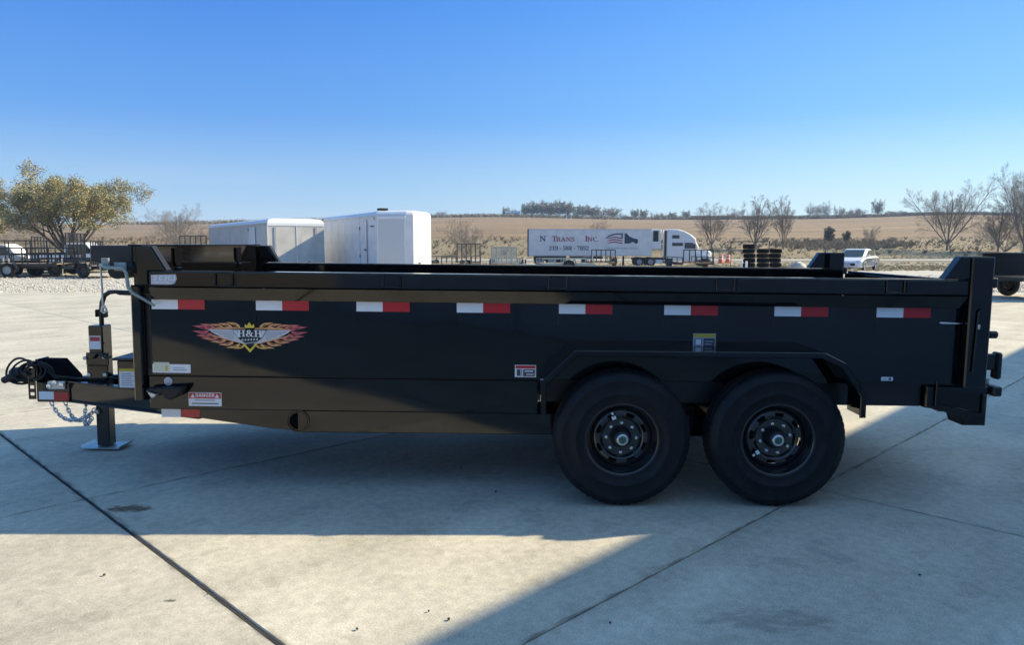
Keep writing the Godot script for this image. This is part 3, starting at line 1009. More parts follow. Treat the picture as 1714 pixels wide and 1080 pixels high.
func wheel_meshes() -> void:
	# a 16 inch trailer wheel about z, outer side +z
	var ty := MB.new()
	ty.lathe([Vector2(0.207, -0.085), Vector2(0.235, -0.108), Vector2(0.29, -0.117), Vector2(0.345, -0.111), Vector2(0.374, -0.098), Vector2(0.386, -0.08),
		Vector2(0.391, -0.052), Vector2(0.384, -0.051), Vector2(0.384, -0.043), Vector2(0.392, -0.042), Vector2(0.393, -0.012), Vector2(0.385, -0.011), Vector2(0.385, -0.003), Vector2(0.393, -0.002),
		Vector2(0.393, 0.03), Vector2(0.385, 0.031), Vector2(0.385, 0.04), Vector2(0.392, 0.041), Vector2(0.391, 0.06), Vector2(0.386, 0.08), Vector2(0.374, 0.098), Vector2(0.350, 0.1095), Vector2(0.348, 0.1125), Vector2(0.341, 0.1135), Vector2(0.337, 0.1115),
		Vector2(0.30, 0.1165), Vector2(0.275, 0.117), Vector2(0.272, 0.119), Vector2(0.262, 0.119), Vector2(0.259, 0.116), Vector2(0.235, 0.108), Vector2(0.222, 0.102), Vector2(0.219, 0.1035), Vector2(0.212, 0.1), Vector2(0.207, 0.085)], 72)
	W.tyre = ty.mesh()
	var lug := MB.new()
	for s in [1.0, -1.0]:
		for k in 60:
			var a := TAU * (k + (0.5 if s > 0 else 0.0)) / 60
			lug.x = Transform3D(Basis(Vector3(0, 0, 1), a), Vector3.ZERO)
			lug.quad(Vector3(0.372, -0.011, 0.0995 * s), Vector3(0.372, 0.011, 0.0995 * s), Vector3(0.388, 0.012, 0.0795 * s), Vector3(0.388, -0.012, 0.0795 * s), Vector3(0.75, 0, 0.66 * s))
			lug.quad(Vector3(0.388, 0.012, 0.0795 * s), Vector3(0.388, -0.012, 0.0795 * s), Vector3(0.3925, -0.01, 0.058 * s), Vector3(0.3925, 0.01, 0.058 * s), Vector3(1, 0, 0.1 * s))
			lug.quad(Vector3(0.372, -0.011, 0.1005 * s), Vector3(0.391, -0.012, 0.078 * s), Vector3(0.384, -0.012, 0.07 * s), Vector3(0.364, -0.011, 0.098 * s), Vector3(0, -1, 0))
			lug.quad(Vector3(0.372, 0.011, 0.1005 * s), Vector3(0.391, 0.012, 0.078 * s), Vector3(0.384, 0.012, 0.07 * s), Vector3(0.364, 0.011, 0.098 * s), Vector3(0, 1, 0))
	W.lugs = lug.mesh()
	var let := MB.new()                       # raised ribs of moulded lettering, too small to read
	for k in 46:
		if k % 23 > 8: continue
		let.x = Transform3D(Basis(Vector3(0, 0, 1), TAU * k / 46.0 + 0.3), Vector3.ZERO)
		let.box(Vector3(0.305, -0.012, 0.1145), Vector3(0.327, 0.0 if k % 3 else 0.008, 0.1165), 0.0)
	W.letters = let.mesh()
	var rim := MB.new()
	rim.lathe([Vector2(0.203, -0.09), Vector2(0.196, -0.06), Vector2(0.17, -0.03), Vector2(0.17, 0.03), Vector2(0.185, 0.062), Vector2(0.195, 0.082), Vector2(0.2, 0.096), Vector2(0.206, 0.1), Vector2(0.213, 0.098), Vector2(0.214, 0.092)], 56)
	rim.lathe([Vector2(0.17, 0.034), Vector2(0.158, 0.045), Vector2(0.15, 0.047)], 56)
	rim.lathe([Vector2(0.128, 0.05), Vector2(0.118, 0.046), Vector2(0.108, 0.03), Vector2(0.06, 0.028)], 56)
	for k in 8:
		var a0 := TAU * (k + 0.28) / 8.0
		rim.lathe([Vector2(0.152, 0.047), Vector2(0.14, 0.0505), Vector2(0.126, 0.05)], 8, a0, a0 + TAU / 8.0 * 0.56)
	W.rim = rim.mesh()
	var back := MB.new()
	back.lathe([Vector2(0.168, -0.032), Vector2(0.0, -0.032)], 32)
	W.drum = back.mesh()
	var hub := MB.new()
	hub.lathe([Vector2(0.062, 0.026), Vector2(0.060, 0.05), Vector2(0.052, 0.058), Vector2(0.047, 0.088), Vector2(0.043, 0.094), Vector2(0.036, 0.095)], 28)
	W.hub = hub.mesh()
	var cap := MB.new()
	cap.lathe([Vector2(0.036, 0.093), Vector2(0.034, 0.106), Vector2(0.029, 0.109), Vector2(0.021, 0.108), Vector2(0.019, 0.104)], 24)
	W.cap = cap.mesh()
	var plug := MB.new()
	plug.lathe([Vector2(0.019, 0.104), Vector2(0.012, 0.1065), Vector2(0.0, 0.107)], 20)
	W.plug = plug.mesh()
	var nut := MB.new()
	nut.lathe([Vector2(0.0125, 0.028), Vector2(0.0125, 0.046), Vector2(0.009, 0.052), Vector2(0.006, 0.053), Vector2(0.0055, 0.06), Vector2(0.0, 0.061)], 6)
	W.nut = nut.mesh()

func wheel(parent: Node, at: Vector3, s: float, spin: float, tagged := true) -> void:
	var w := hold("wheel", parent, at)
	w.basis = ((Basis() if s > 0 else Basis(Vector3.UP, PI)) * Basis(Vector3(0, 0, 1), spin)).scaled(Vector3.ONE * 1.025)
	part("tyre", W.tyre, M.rubber, w)
	part("shoulder_tread", W.lugs, M.rubber, w).set_meta("kind", "stuff")
	part("sidewall_lettering", W.letters, M.rubber, w).set_meta("kind", "stuff")
	part("rim", W.rim, M.rim, w)
	part("brake_drum", W.drum, M.dark, w)
	part("hub", W.hub, M.satin, w)
	part("hub_cap", W.cap, M.chrome, w)
	part("grease_plug", W.plug, M.green_cap, w)
	for k in 8:
		var a := TAU * (k + 0.5) / 8.0
		part("lug_nut", W.nut, M.chrome, w, Transform3D(Basis(), Vector3(cos(a) * 0.086, sin(a) * 0.086, 0)))
	var vs := MB.new()
	vs.tube([Vector3(0.158, 0, 0.06), Vector3(0.150, 0, 0.085), Vector3(0.146, 0, 0.10)], [0.005, 0.005, 0.004], 6)
	part("valve_stem", vs, M.dark, w)
	if tagged:
		part("valve_tag", plate(Vector3(0.122, -0.012, 0.082), Vector3(0.142, 0.012, 0.084), 0.0), M.sticker, w)
		part("valve_tag", plate(Vector3(0.150, -0.006, 0.088), Vector3(0.166, 0.006, 0.09), 0.0), M.sticker, w)

func running_gear(t: Node3D) -> void:
	wheel_meshes()
	var cx := [-0.447, 0.458]
	for i in 2:
		for s in [1.0, -1.0]:
			wheel(t, Vector3(cx[i], 0.398 + 0.008 * i, 1.165 * s), s, [1.95, 3.75][i] if s > 0 else 0.4)
		var ax := MB.new()
		ax.tube([Vector3(cx[i], 0.396, -1.13), Vector3(cx[i], 0.396, 1.13)], [0.045], 12)
		part("axle", ax, M.satin, t)
		for s in [1.0, -1.0]:
			var sp := MB.new()
			for k in 4:
				var l := 0.36 - 0.07 * k
				var pts := []
				for q in 7:
					var u := (q - 3) / 3.0
					pts.append(Vector3(cx[i] + u * l, 0.475 + 0.05 * u * u * l / 0.36 - 0.012 * k, 0.80 * s))
				sp.tube(pts, [0.02], 4)
			part("leaf_spring", sp, M.satin, t)
	for s in [1.0, -1.0]:
		var eq := MB.new()
		eq.prism(poly([[-0.10, 0.47], [0.0, 0.545], [0.10, 0.47], [0.06, 0.43], [-0.06, 0.43]]), 0.78 * s, 0.84 * s, 0.004)
		part("equalizer", eq, M.satin, t)
		part("hanger_bolt", plate(Vector3(-0.085, 0.50, 0.986 * s), Vector3(-0.06, 0.525, 0.995 * s), 0.004), M.zinc, t)
		part("frame_beam", plate(Vector3(-3.30, 0.50, 0.42 * s), Vector3(1.6, 0.66, 0.48 * s), 0.004), M.satin, t)
	for k in 9:
		part("crossmember", plate(Vector3(-2.9 + k * 0.52, 0.66, -0.95), Vector3(-2.85 + k * 0.52, 0.698, 0.95), 0.002), M.satin, t)
	var cyl := MB.new()
	cyl.tube([Vector3(-1.9, 0.44, 0), Vector3(-0.7, 0.56, 0)], [0.06], 14)
	part("hoist_cylinder", cyl, M.satin, t)

func tongue(t: Node3D) -> void:
	var P: Material = M.paint
	for s in [1.0, -1.0]:
		# channel from the box corner to the coupler
		var a := Vector3(-4.42, 0.0, 0.075 * s)
		var b := Vector3(-3.20, 0.0, 0.575 * s)
		var d := (b - a).normalized()
		var mb := MB.new()
		mb.x = Transform3D(Basis(d, Vector3.UP, d.cross(Vector3.UP)), a)
		mb.box(Vector3(0, 0.328, -0.006), Vector3(a.distance_to(b), 0.488, 0.006), 0.002)
		mb.box(Vector3(0, 0.476, -0.03), Vector3(a.distance_to(b), 0.488, 0.03), 0.003)
		mb.box(Vector3(0, 0.328, -0.03), Vector3(a.distance_to(b), 0.340, 0.03), 0.003)
		part("tongue_rail", mb, P, t)
		part("tongue_side", plate(Vector3(-4.625, 0.325, 0.075 * s), Vector3(-4.375, 0.475, 0.108 * s), 0.006), P, t)
		part("white_reflector", plate(Vector3(-4.605, 0.345, 0.1085 * s), Vector3(-4.495, 0.405, 0.110 * s), 0.0), M.tape_white, t)
		part("red_reflector", plate(Vector3(-4.494, 0.337, 0.1085 * s), Vector3(-4.385, 0.40, 0.110 * s), 0.0), M.tape_red, t)
	# adjustable coupler channel with its row of holes
	var ch := MB.new()
	ch.box(Vector3(-4.70, 0.34, 0.076), Vector3(-4.688, 0.63, 0.084), 0.001)
	ch.box(Vector3(-4.656, 0.34, 0.076), Vector3(-4.645, 0.63, 0.084), 0.001)
	for k in 6:
		ch.box(Vector3(-4.687, 0.34 + k * 0.052, 0.076), Vector3(-4.657, 0.368 + k * 0.052, 0.083), 0.001)
	ch.box(Vector3(-4.645, 0.33, -0.075), Vector3(-4.63, 0.64, 0.075), 0.003)
	part("coupler_channel", ch, P, t)
	var g := MB.new()
	g.prism(poly([[-4.63, 0.47], [-4.63, 0.636], [-4.47, 0.636], [-4.36, 0.51], [-4.36, 0.48]]), -0.05, 0.05, 0.012)
	part("coupler_gusset", g, M.old_rubber, t)
	var cp := MB.new()
	cp.lathe([Vector2(0.0, 0.075), Vector2(0.035, 0.072), Vector2(0.055, 0.05), Vector2(0.062, 0.0), Vector2(0.06, -0.03), Vector2(0.045, -0.03)], 20)
	var cpo := part("coupler_socket", cp, M.satin, t, Transform3D(Basis(Vector3.RIGHT, -PI / 2), Vector3(-4.83, 0.49, 0)))
	part("coupler_arm", plate(Vector3(-4.80, 0.465, -0.05), Vector3(-4.70, 0.545, 0.05), 0.015), M.satin, t)
	part("coupler_lip", plate(Vector3(-4.915, 0.455, -0.04), Vector3(-4.87, 0.50, 0.04), 0.012), M.satin, t)
	var latch := MB.new()
	latch.tube([Vector3(-4.80, 0.54, 0), Vector3(-4.77, 0.585, 0), Vector3(-4.71, 0.60, 0)], [0.014], 8)
	part("coupler_latch", latch, M.satin, t)
	part("serial_plate", plate(Vector3(-4.575, 0.41, 0.1085), Vector3(-4.53, 0.47, 0.111), 0.001), M.satin, t)
	part("coil_bracket", plate(Vector3(-4.53, 0.425, 0.109), Vector3(-4.40, 0.485, 0.125), 0.004), M.zinc, t)
	for q in [[-4.515, 0.45], [-4.42, 0.46], [-4.47, 0.478]]:
		var bm := MB.new()
		bm.lathe([Vector2(0.018, 0.0), Vector2(0.017, 0.012), Vector2(0.0, 0.014)], 8)
		part("bolt", bm, M.chrome, t, Transform3D(Basis(), Vector3(q[0], q[1], 0.125)))
	# cable loops hung over the coupler
	for k in 4:
		var c := MB.new()
		var pts := []
		for i in 25:
			var a := TAU * i / 24.0
			var r := 0.105 - 0.012 * k
			pts.append(Vector3(-4.76 + 0.045 * k + cos(a) * r * 1.05, 0.548 + sin(a) * r * (0.92 - 0.05 * k), 0.06 + 0.012 * k + 0.02 * sin(a * 2.0 + k)))
		c.tube(pts, [0.0085], 6, false)
		part("coiled_cable", c, M.dark, t)
	var plugm := MB.new()
	plugm.tube([Vector3(-4.90, 0.475, 0.05), Vector3(-4.83, 0.505, 0.07), Vector3(-4.78, 0.50, 0.075)], [0.026, 0.028, 0.018], 10)
	part("cable_plug", plugm, M.dark, t)
	for k in 3:
		var c2 := MB.new()
		c2.tube([Vector3(-4.66 + 0.03 * k, 0.60, 0.085), Vector3(-4.62 + 0.03 * k, 0.635 - 0.01 * k, 0.09), Vector3(-4.57 + 0.03 * k, 0.58, 0.085), Vector3(-4.50, 0.50 + 0.01 * k, 0.075), Vector3(-4.33, 0.496, 0.05 + 0.01 * k), Vector3(-3.9, 0.497, 0.02)], [0.008], 6)
		part("cable", c2, M.dark, t)
	# drop leg jack
	var j := hold("jack", t)
	part("outer_tube", plate(Vector3(-4.245, 0.49, -0.065), Vector3(-4.137, 0.895, 0.065), 0.007), P, j)
	part("inner_leg", plate(Vector3(-4.225, -0.018, -0.045), Vector3(-4.128, 0.50, 0.045), 0.005), M.satin, j)
	var fp := MB.new()
	fp.prism(poly([[-4.31, -0.028], [-4.325, -0.006], [-4.305, -0.022], [-4.05, -0.022], [-4.02, -0.004], [-4.035, -0.028]]), -0.1, 0.1, 0.002)
	part("foot_plate", fp, M.zinc, j)
	part("mount_plate", plate(Vector3(-4.262, 0.60, 0.066), Vector3(-4.095, 0.695, 0.078), 0.004), P, j)
	part("mount_plate", plate(Vector3(-4.258, 0.489, 0.066), Vector3(-4.10, 0.60, 0.080), 0.004), P, j)
	for q in [[-4.24, 0.53], [-4.12, 0.53], [-4.12, 0.665], [-4.265, 0.655]]:
		var bm := MB.new()
		bm.lathe([Vector2(0.016, 0.0), Vector2(0.015, 0.012), Vector2(0.0, 0.015)], 6)
		part("bolt", bm, M.zinc, j, Transform3D(Basis(), Vector3(q[0], q[1], 0.079)))
	var pin := MB.new()
	pin.tube([Vector3(-4.20, 0.655, 0.09), Vector3(-4.16, 0.70, 0.10), Vector3(-4.11, 0.665, 0.10), Vector3(-4.06, 0.668, 0.09)], [0.009], 6)
	part("pull_pin", pin, M.satin, j)
	var hd := MB.new()
	hd.tube([Vector3(-4.175, 0.89, 0), Vector3(-4.175, 0.99, 0), Vector3(-4.165, 1.06, 0.0), Vector3(-4.145, 1.115, 0.0), Vector3(-4.105, 1.14, 0.0), Vector3(-4.05, 1.145, 0.0)], [0.017, 0.017, 0.018, 0.018, 0.017, 0.014], 10)
	part("crank_handle", hd, M.satin, j)
	var gp := MB.new()
	gp.tube([Vector3(-4.06, 1.145, 0), Vector3(-4.03, 1.138, 0.0), Vector3(-3.89, 1.135, 0.0)], [0.014, 0.019, 0.019], 10)
	part("handle_grip", gp, M.dark, j)
	part("crank_collar", plate(Vector3(-4.21, 0.955, -0.025), Vector3(-4.195, 1.01, 0.025), 0.004), M.dark, j)
	part("crank_collar", plate(Vector3(-4.155, 0.95, -0.025), Vector3(-4.135, 1.0, 0.025), 0.004), M.dark, j)
	part("jack_label", plate(Vector3(-4.236, 0.72, 0.0655), Vector3(-4.152, 0.82, 0.067), 0.0), M.sticker, j)
	part("label_header", plate(Vector3(-4.23, 0.78, 0.0672), Vector3(-4.158, 0.812, 0.0685), 0.0), M.sticker_red, j)
	part("leg_bolt", plate(Vector3(-4.225, 0.23, 0.046), Vector3(-4.19, 0.265, 0.07), 0.006), M.zinc, j)
	# tool box between the rails
	var tb := hold("tool_box", t)
	part("box_body", plate(Vector3(-3.86, 0.492, -0.40), Vector3(-3.41, 0.69, 0.40), 0.006), P, tb)
	part("box_lid", plate(Vector3(-3.885, 0.692, -0.42), Vector3(-3.41, 0.71, 0.42), 0.005), M.satin, tb)
	part("box_label", plate(Vector3(-3.845, 0.50, 0.4015), Vector3(-3.73, 0.635, 0.403), 0.0), M.sticker, tb)
	part("label_header", plate(Vector3(-3.845, 0.615, 0.4032), Vector3(-3.73, 0.635, 0.4045), 0.0), M.sticker_yellow, tb)
	for k in 6:
		part("label_line", plate(Vector3(-3.83, 0.515 + k * 0.016, 0.4032), Vector3(-3.745 - 0.012 * (k % 2), 0.520 + k * 0.016, 0.4045), 0.0), M.ink_grey, tb)
	part("amber_label", plate(Vector3(-3.70, 0.535, 0.4015), Vector3(-3.60, 0.568, 0.403), 0.0), M.sticker_orange, tb)
	# safety chains
	for c in [[Vector3(-4.53, 0.325, 0.09), Vector3(-4.44, 0.10, 0.10), Vector3(-4.23, 0.24, 0.09)], [Vector3(-4.45, 0.325, 0.05), Vector3(-4.38, 0.06, 0.06), Vector3(-4.22, 0.27, 0.06)], [Vector3(-4.27, 0.33, 0.08), Vector3(-4.30, 0.08, 0.12), Vector3(-4.235, 0.20, 0.085)]]:
		var mb := MB.new()
		var m := 15
		for k in m:
			var u := (k + 0.5) / m
			var p: Vector3 = c[0] * (1 - u) * (1 - u) + c[1] * 2 * u * (1 - u) + c[2] * u * u
			var tg: Vector3 = ((c[1] - c[0]) * (1 - u) + (c[2] - c[1]) * u).normalized()
			var sd := tg.cross(Vector3(0, 0, 1)).normalized()
			if k % 2: sd = (tg.cross(sd) * 0.8 + sd * 0.6).normalized()
			var pts := []
			for i in 11:
				var a := TAU * i / 10.0
				pts.append(p + tg * cos(a) * 0.021 + sd * sin(a) * 0.0125)
			mb.tube(pts, [0.0048], 5, false)
		part("safety_chain", mb, M.chrome, t)
	# dark hook behind the front corner
	var hk := MB.new()
	hk.prism(poly([[-3.315, 0.632], [-3.085, 0.645], [-3.098, 0.615], [-3.125, 0.582], [-3.165, 0.565], [-3.20, 0.575], [-3.215, 0.60], [-3.25, 0.607]]), 1.03, 1.11, 0.01)
	part("tie_hook", hk, M.dark, t)
	var hs := MB.new()
	hs.prism(poly([[-3.318, 0.617], [-3.255, 0.600], [-3.262, 0.582], [-3.285, 0.568], [-3.30, 0.585]]), 1.035, 1.09, 0.006)
	part("hook_stub", hs, M.zinc, t)

func trailer_labels(t: Node3D) -> void:
	var z := 1.0415
	var lb := func(called: String, a: float, b: float, c: float, d: float, m: Material, zz: float) -> void:
		part(called, plate(Vector3(a, b, zz), Vector3(c, d, zz + 0.0012), 0.0), m, t)
	# long white label at the front corner
	lb.call("white_label", -3.295, 0.722, -3.062, 0.775, M.sticker, z)
	lb.call("cream_label", -3.288, 0.73, -3.19, 0.787, M.sticker_cream, z + 0.0014)
	lb.call("label_line", -3.17, 0.738, -3.085, 0.742, M.ink_grey, z + 0.0014)
	lb.call("label_line", -3.17, 0.752, -3.10, 0.755, M.ink_grey, z + 0.0014)
	lb.call("label_mark", -3.215, 0.735, -3.203, 0.765, M.sticker_yellow, z + 0.0028)
	# round grey reflector
	var rd := MB.new()
	rd.lathe([Vector2(0.027, 0.0), Vector2(0.026, 0.006), Vector2(0.0, 0.008)], 24)
	part("round_reflector", rd, M.sticker_silver, t, Transform3D(Basis(), Vector3(-3.209, 0.666, 1.0225)))
	# danger label
	var y := 1.0225
	lb.call("danger_label", -3.089, 0.513, -2.885, 0.598, M.sticker, y)
	lb.call("danger_header", -3.086, 0.56, -2.888, 0.595, M.sticker_red, y + 0.0014)
	text("danger_word", "DANGER", 0.02, M.sticker, t, Vector3(-2.987, 0.580, y + 0.0034), "Droid Sans", 1.05)
	for q in [-3.062, -2.912]:
		var tr := MB.new()
		tr.prism(poly([[q - 0.013, 0.566], [q + 0.013, 0.566], [q, 0.589]]), y + 0.0028, y + 0.004)
		part("warning_triangle", tr, M.sticker, t)
	lb.call("label_line", -3.05, 0.547, -2.925, 0.552, M.ink_grey, y + 0.0014)
	lb.call("label_line", -3.068, 0.526, -2.905, 0.532, M.ink, y + 0.0014)
	# label ahead of the fender
	lb.call("warning_label", -1.08, 0.722, -0.951, 0.797, M.sticker, z)
	lb.call("label_header", -1.076, 0.776, -0.955, 0.793, M.tape_red, z + 0.0014)
	lb.call("label_picture", -1.068, 0.73, -1.046, 0.77, M.ink, z + 0.0014)
	lb.call("label_divider", -1.043, 0.727, -1.037, 0.772, M.ink_grey, z + 0.0014)
	lb.call("label_block", -1.03, 0.728, -0.958, 0.77, M.ink, z + 0.0014)
	lb.call("label_line", -1.02, 0.755, -0.97, 0.763, M.sticker, z + 0.0028)
	lb.call("label_line", -1.01, 0.737, -0.965, 0.743, M.sticker, z + 0.0028)
	# yellow headed label over the wheels
	lb.call("caution_label", -0.004, 0.921, 0.132, 1.003, M.sticker_silver, z)
	lb.call("label_header", 0.0, 0.98, 0.128, 1.0, M.sticker_yellow, z + 0.0014)
	lb.call("label_block", 0.058, 0.925, 0.126, 0.974, M.ink, z + 0.0014)
	lb.call("label_block", 0.002, 0.925, 0.052, 0.974, M.ink_grey, z + 0.0014)
	lb.call("label_picture", 0.012, 0.934, 0.043, 0.966, M.sticker, z + 0.0028)
	lb.call("label_line", 0.066, 0.952, 0.116, 0.957, M.sticker_silver, z + 0.0028)
	lb.call("label_line", 0.066, 0.936, 0.108, 0.941, M.sticker_silver, z + 0.0028)
	# small white label behind the wheels
	lb.call("small_label", 1.141, 0.727, 1.212, 0.75, M.sticker, z)
	lb.call("label_block", 1.186, 0.731, 1.20, 0.746, M.ink, z + 0.0014)
	lb.call("label_line", 1.148, 0.735, 1.178, 0.738, M.ink_grey, z + 0.0014)
	# silver name sticker on the rail, lettering too worn to read
	var ns := MB.new()
	ns.prism(poly([[-3.255, 1.266], [-3.255, 1.323], [-3.105, 1.328], [-3.10, 1.30], [-3.115, 1.272], [-3.14, 1.266]]), 1.1025, 1.1037)
	part("name_sticker", ns, M.sticker_silver, t)
	var sg := MB.new()
	var xs := [-3.24, -3.205, -3.178, -3.15, -3.128]
	for i in 5:
		var a: float = xs[i]
		sg.box(Vector3(a, 1.292, 1.1038), Vector3(a + 0.018, 1.298, 1.1048), 0.0)
		sg.box(Vector3(a + 0.002 * i, 1.312, 1.1038), Vector3(a + 0.02, 1.317, 1.1048), 0.0)
		sg.box(Vector3(a + (0.0 if i % 2 else 0.014), 1.298, 1.1038), Vector3(a + (0.005 if i % 2 else 0.019), 1.312, 1.1048), 0.0)
	sg.box(Vector3(-3.24, 1.277, 1.1038), Vector3(-3.14, 1.281, 1.1048), 0.0)
	part("sticker_strokes", sg, M.sticker, t).set_meta("kind", "stuff")

# winged emblem in a ring of flames, drawn in the units of a 1714 wide enlargement
func emblem(t: Node3D) -> void:
	var e := hold("winged_emblem", t)
	var cv := func(p: Vector2) -> Vector2:
		return Vector2(-2.692 + (p.x - 850.0) * 0.000507, 0.946 - (p.y - 330.0) * 0.000507)
	var layer := func(mb: MB, pts: Array, z: float) -> void:
		var q := PackedVector2Array()
		for p in pts: q.append(cv.call(p))
		mb.prism(q, z, z + 0.0012)
	var hot := func(x: float) -> Color:
		var d := clampf(absf(x - 850.0) / 640.0, 0, 1)
		var y := Color(0.85, 0.55, 0.08)
		var o := Color(0.80, 0.36, 0.15)
		var r := Color(0.58, 0.10, 0.12)
		return y.lerp(o, d / 0.42) if d < 0.42 else o.lerp(r, clampf((d - 0.5) / 0.42, 0.0, 1.0))
	var fl := MB.new()
	var core := MB.new()
	core.col = Color(0.02, 0.015, 0.02)
	for s in [-1.0, 1.0]:
		# tongues: root, tip, width
		for f in [[120, 205, 245, 158, 50], [215, 212, 345, 172, 52], [320, 222, 445, 182, 54], [420, 232, 560, 180, 58], [490, 240, 655, 205, 58], [500, 262, 665, 248, 52],
				[460, 292, 620, 302, 58], [380, 330, 560, 337, 58], [290, 362, 450, 374, 56], [205, 392, 350, 410, 54], [125, 415, 260, 448, 48], [65, 425, 165, 455, 40]]:
			var a := Vector2(850 + s * f[0], f[1])
			var b := Vector2(850 + s * (f[2] + 34.0), f[3] + (-20.0 if f[1] < 250 else 22.0))
			var d := (b - a)
			var n := Vector2(-d.y, d.x).normalized() * (1.0 if s > 0 else -1.0)
			var w: float = f[4] * 0.74
			var up := -1.0 if f[1] < 250 else 1.0
			var lo := []
			var hi := []
			for i in 9:
				var u := i / 8.0
				var mid := a + d * u + n * up * sin(u * PI * 1.5) * w * 0.22
				var h := w * 0.5 * pow(sin((u * 0.88 + 0.12) * PI), 0.7) * pow(1.0 - u, 0.45) * 1.15
				if i == 8: h = 0.0
				lo.append(mid + n * h)
				if i < 8: hi.push_front(mid - n * h)
			fl.col = hot.call((a.x + b.x) / 2.0)
			layer.call(fl, lo + hi, 1.0415)
			var k := []
			for p in lo + hi:
				k.append(a + d * 0.36 + (p - (a + d * 0.36)) * 0.30)
			layer.call(core, k, 1.0428)
		# ragged band that joins the tongues
		fl.col = hot.call(850 + s * 300.0)
		layer.call(fl, [Vector2(850 + s * 60, 215), Vector2(850 + s * 260, 205), Vector2(850 + s * 520, 228), Vector2(850 + s * 520, 238), Vector2(850 + s * 60, 228)], 1.0411)
		layer.call(fl, [Vector2(850 + s * 60, 415), Vector2(850 + s * 250, 372), Vector2(850 + s * 520, 300), Vector2(850 + s * 500, 292), Vector2(850 + s * 60, 395)], 1.0411)
	part("flames", fl, M.print, e)
	part("flame_cores", core, M.print, e)
	var wg := MB.new()
	for s in [-1.0, 1.0]:
		wg.col = Color(0.62, 0.62, 0.64)
		layer.call(wg, [Vector2(850 + s * 30, 238), Vector2(850 + s * 500, 238), Vector2(850 + s * 440, 282), Vector2(850 + s * 330, 335), Vector2(850 + s * 200, 372), Vector2(850 + s * 30, 420)], 1.0442)
		wg.col = Color(0.33, 0.34, 0.38)
		for k in 4:
			var y := 262.0 + k * 26
			layer.call(wg, [Vector2(850 + s * 190, y), Vector2(850 + s * (450 - k * 62), y - 5), Vector2(850 + s * (435 - k * 62), y + 6), Vector2(850 + s * 190, y + 8)], 1.0456)
	part("wings", wg, M.print, e)
	var shd := MB.new()
	shd.col = Color(0.015, 0.016, 0.02)
	layer.call(shd, [Vector2(640, 232), Vector2(1060, 232), Vector2(1010, 322), Vector2(985, 345), Vector2(850, 440), Vector2(715, 345), Vector2(690, 322)], 1.047)
	part("shield", shd, M.print, e)
	var cr := MB.new()
	cr.col = Color(0.80, 0.60, 0.06)
	layer.call(cr, [Vector2(755, 400), Vector2(772, 396), Vector2(850, 470), Vector2(928, 396), Vector2(945, 400), Vector2(850, 512)], 1.0484)
	layer.call(cr, [Vector2(790, 200), Vector2(800, 165), Vector2(818, 188), Vector2(848, 145), Vector2(880, 188), Vector2(900, 165), Vector2(912, 200), Vector2(900, 214), Vector2(800, 214)], 1.0484)
	part("yellow_point", cr, M.print, e)
	text("initials", "H&H", 0.040, M.sticker, e, Vector3(-2.692, cv.call(Vector2(850, 282)).y, 1.0496), "Droid Serif", 1.12)
	var sc := MB.new()
	sc.col = Color(0.6, 0.62, 0.66)
	for k in 6:
		var x0 := 750.0 + k * 35.0
		layer.call(sc, [Vector2(x0, 368 - k * 2), Vector2(x0 + 9, 348 - k * 2), Vector2(x0 + 18, 346 - k * 2), Vector2(x0 + 24, 362 - k * 2), Vector2(x0 + 14, 372 - k * 2)], 1.0484)
	layer.call(sc, [Vector2(790, 398), Vector2(930, 380), Vector2(925, 388), Vector2(795, 405)], 1.0484)
	for s in [-1.0, 1.0]:
		layer.call(sc, [Vector2(850 + s * 200, 240), Vector2(850 + s * 152, 240), Vector2(850 + s * 118, 330), Vector2(850 + s * 150, 330)], 1.0484)
	part("script_strokes", sc, M.print, e)

# ---------------------------------------------------------------- white enclosed trailers
func simple_wheel(parent: Node, at: Vector3, r: float, wide: float, turn: float, rim_mat: Material) -> void:
	var w := hold("wheel", parent, at)
	w.rotation.y = turn
	var ty := MB.new()
	ty.lathe([Vector2(r * 0.56, -wide * 0.4), Vector2(r * 0.75, -wide * 0.5), Vector2(r * 0.93, -wide * 0.44), Vector2(r, -wide * 0.25), Vector2(r, wide * 0.25), Vector2(r * 0.93, wide * 0.44), Vector2(r * 0.75, wide * 0.5), Vector2(r * 0.56, wide * 0.4)], 28)
	part("tyre", ty, M.rubber, w)
	var rm := MB.new()
	rm.lathe([Vector2(r * 0.57, -wide * 0.38), Vector2(r * 0.45, -wide * 0.1), Vector2(r * 0.45, wide * 0.1), Vector2(r * 0.57, wide * 0.42)], 24)
	rm.lathe([Vector2(r * 0.46, wide * 0.12), Vector2(r * 0.3, wide * 0.2), Vector2(r * 0.2, wide * 0.12), Vector2(r * 0.1, wide * 0.3), Vector2(0.0, wide * 0.32)], 24)
	part("rim", rm, rim_mat, w)

func enclosed_trailers() -> void:
	# nearer one: V nose towards the yard; local x across, local -z back along its length
	var A := Vector3(-6.02, 0, -34.0)
	var d := Vector3(-0.478, 0, -0.878)
	box_trailer(A, d, 2.6, 8.9, 3.05, true, "tall white enclosed cargo trailer with V shaped nose and side door", 0.78)
	var B := Vector3(-11.5, 0, -36.0)
	var d2 := Vector3(-0.533, 0, -0.846)
	box_trailer(B, d2, 2.72, 14.0, 2.78, false, "lower white enclosed trailer with flat sunlit end, left of the taller one", 0.62)

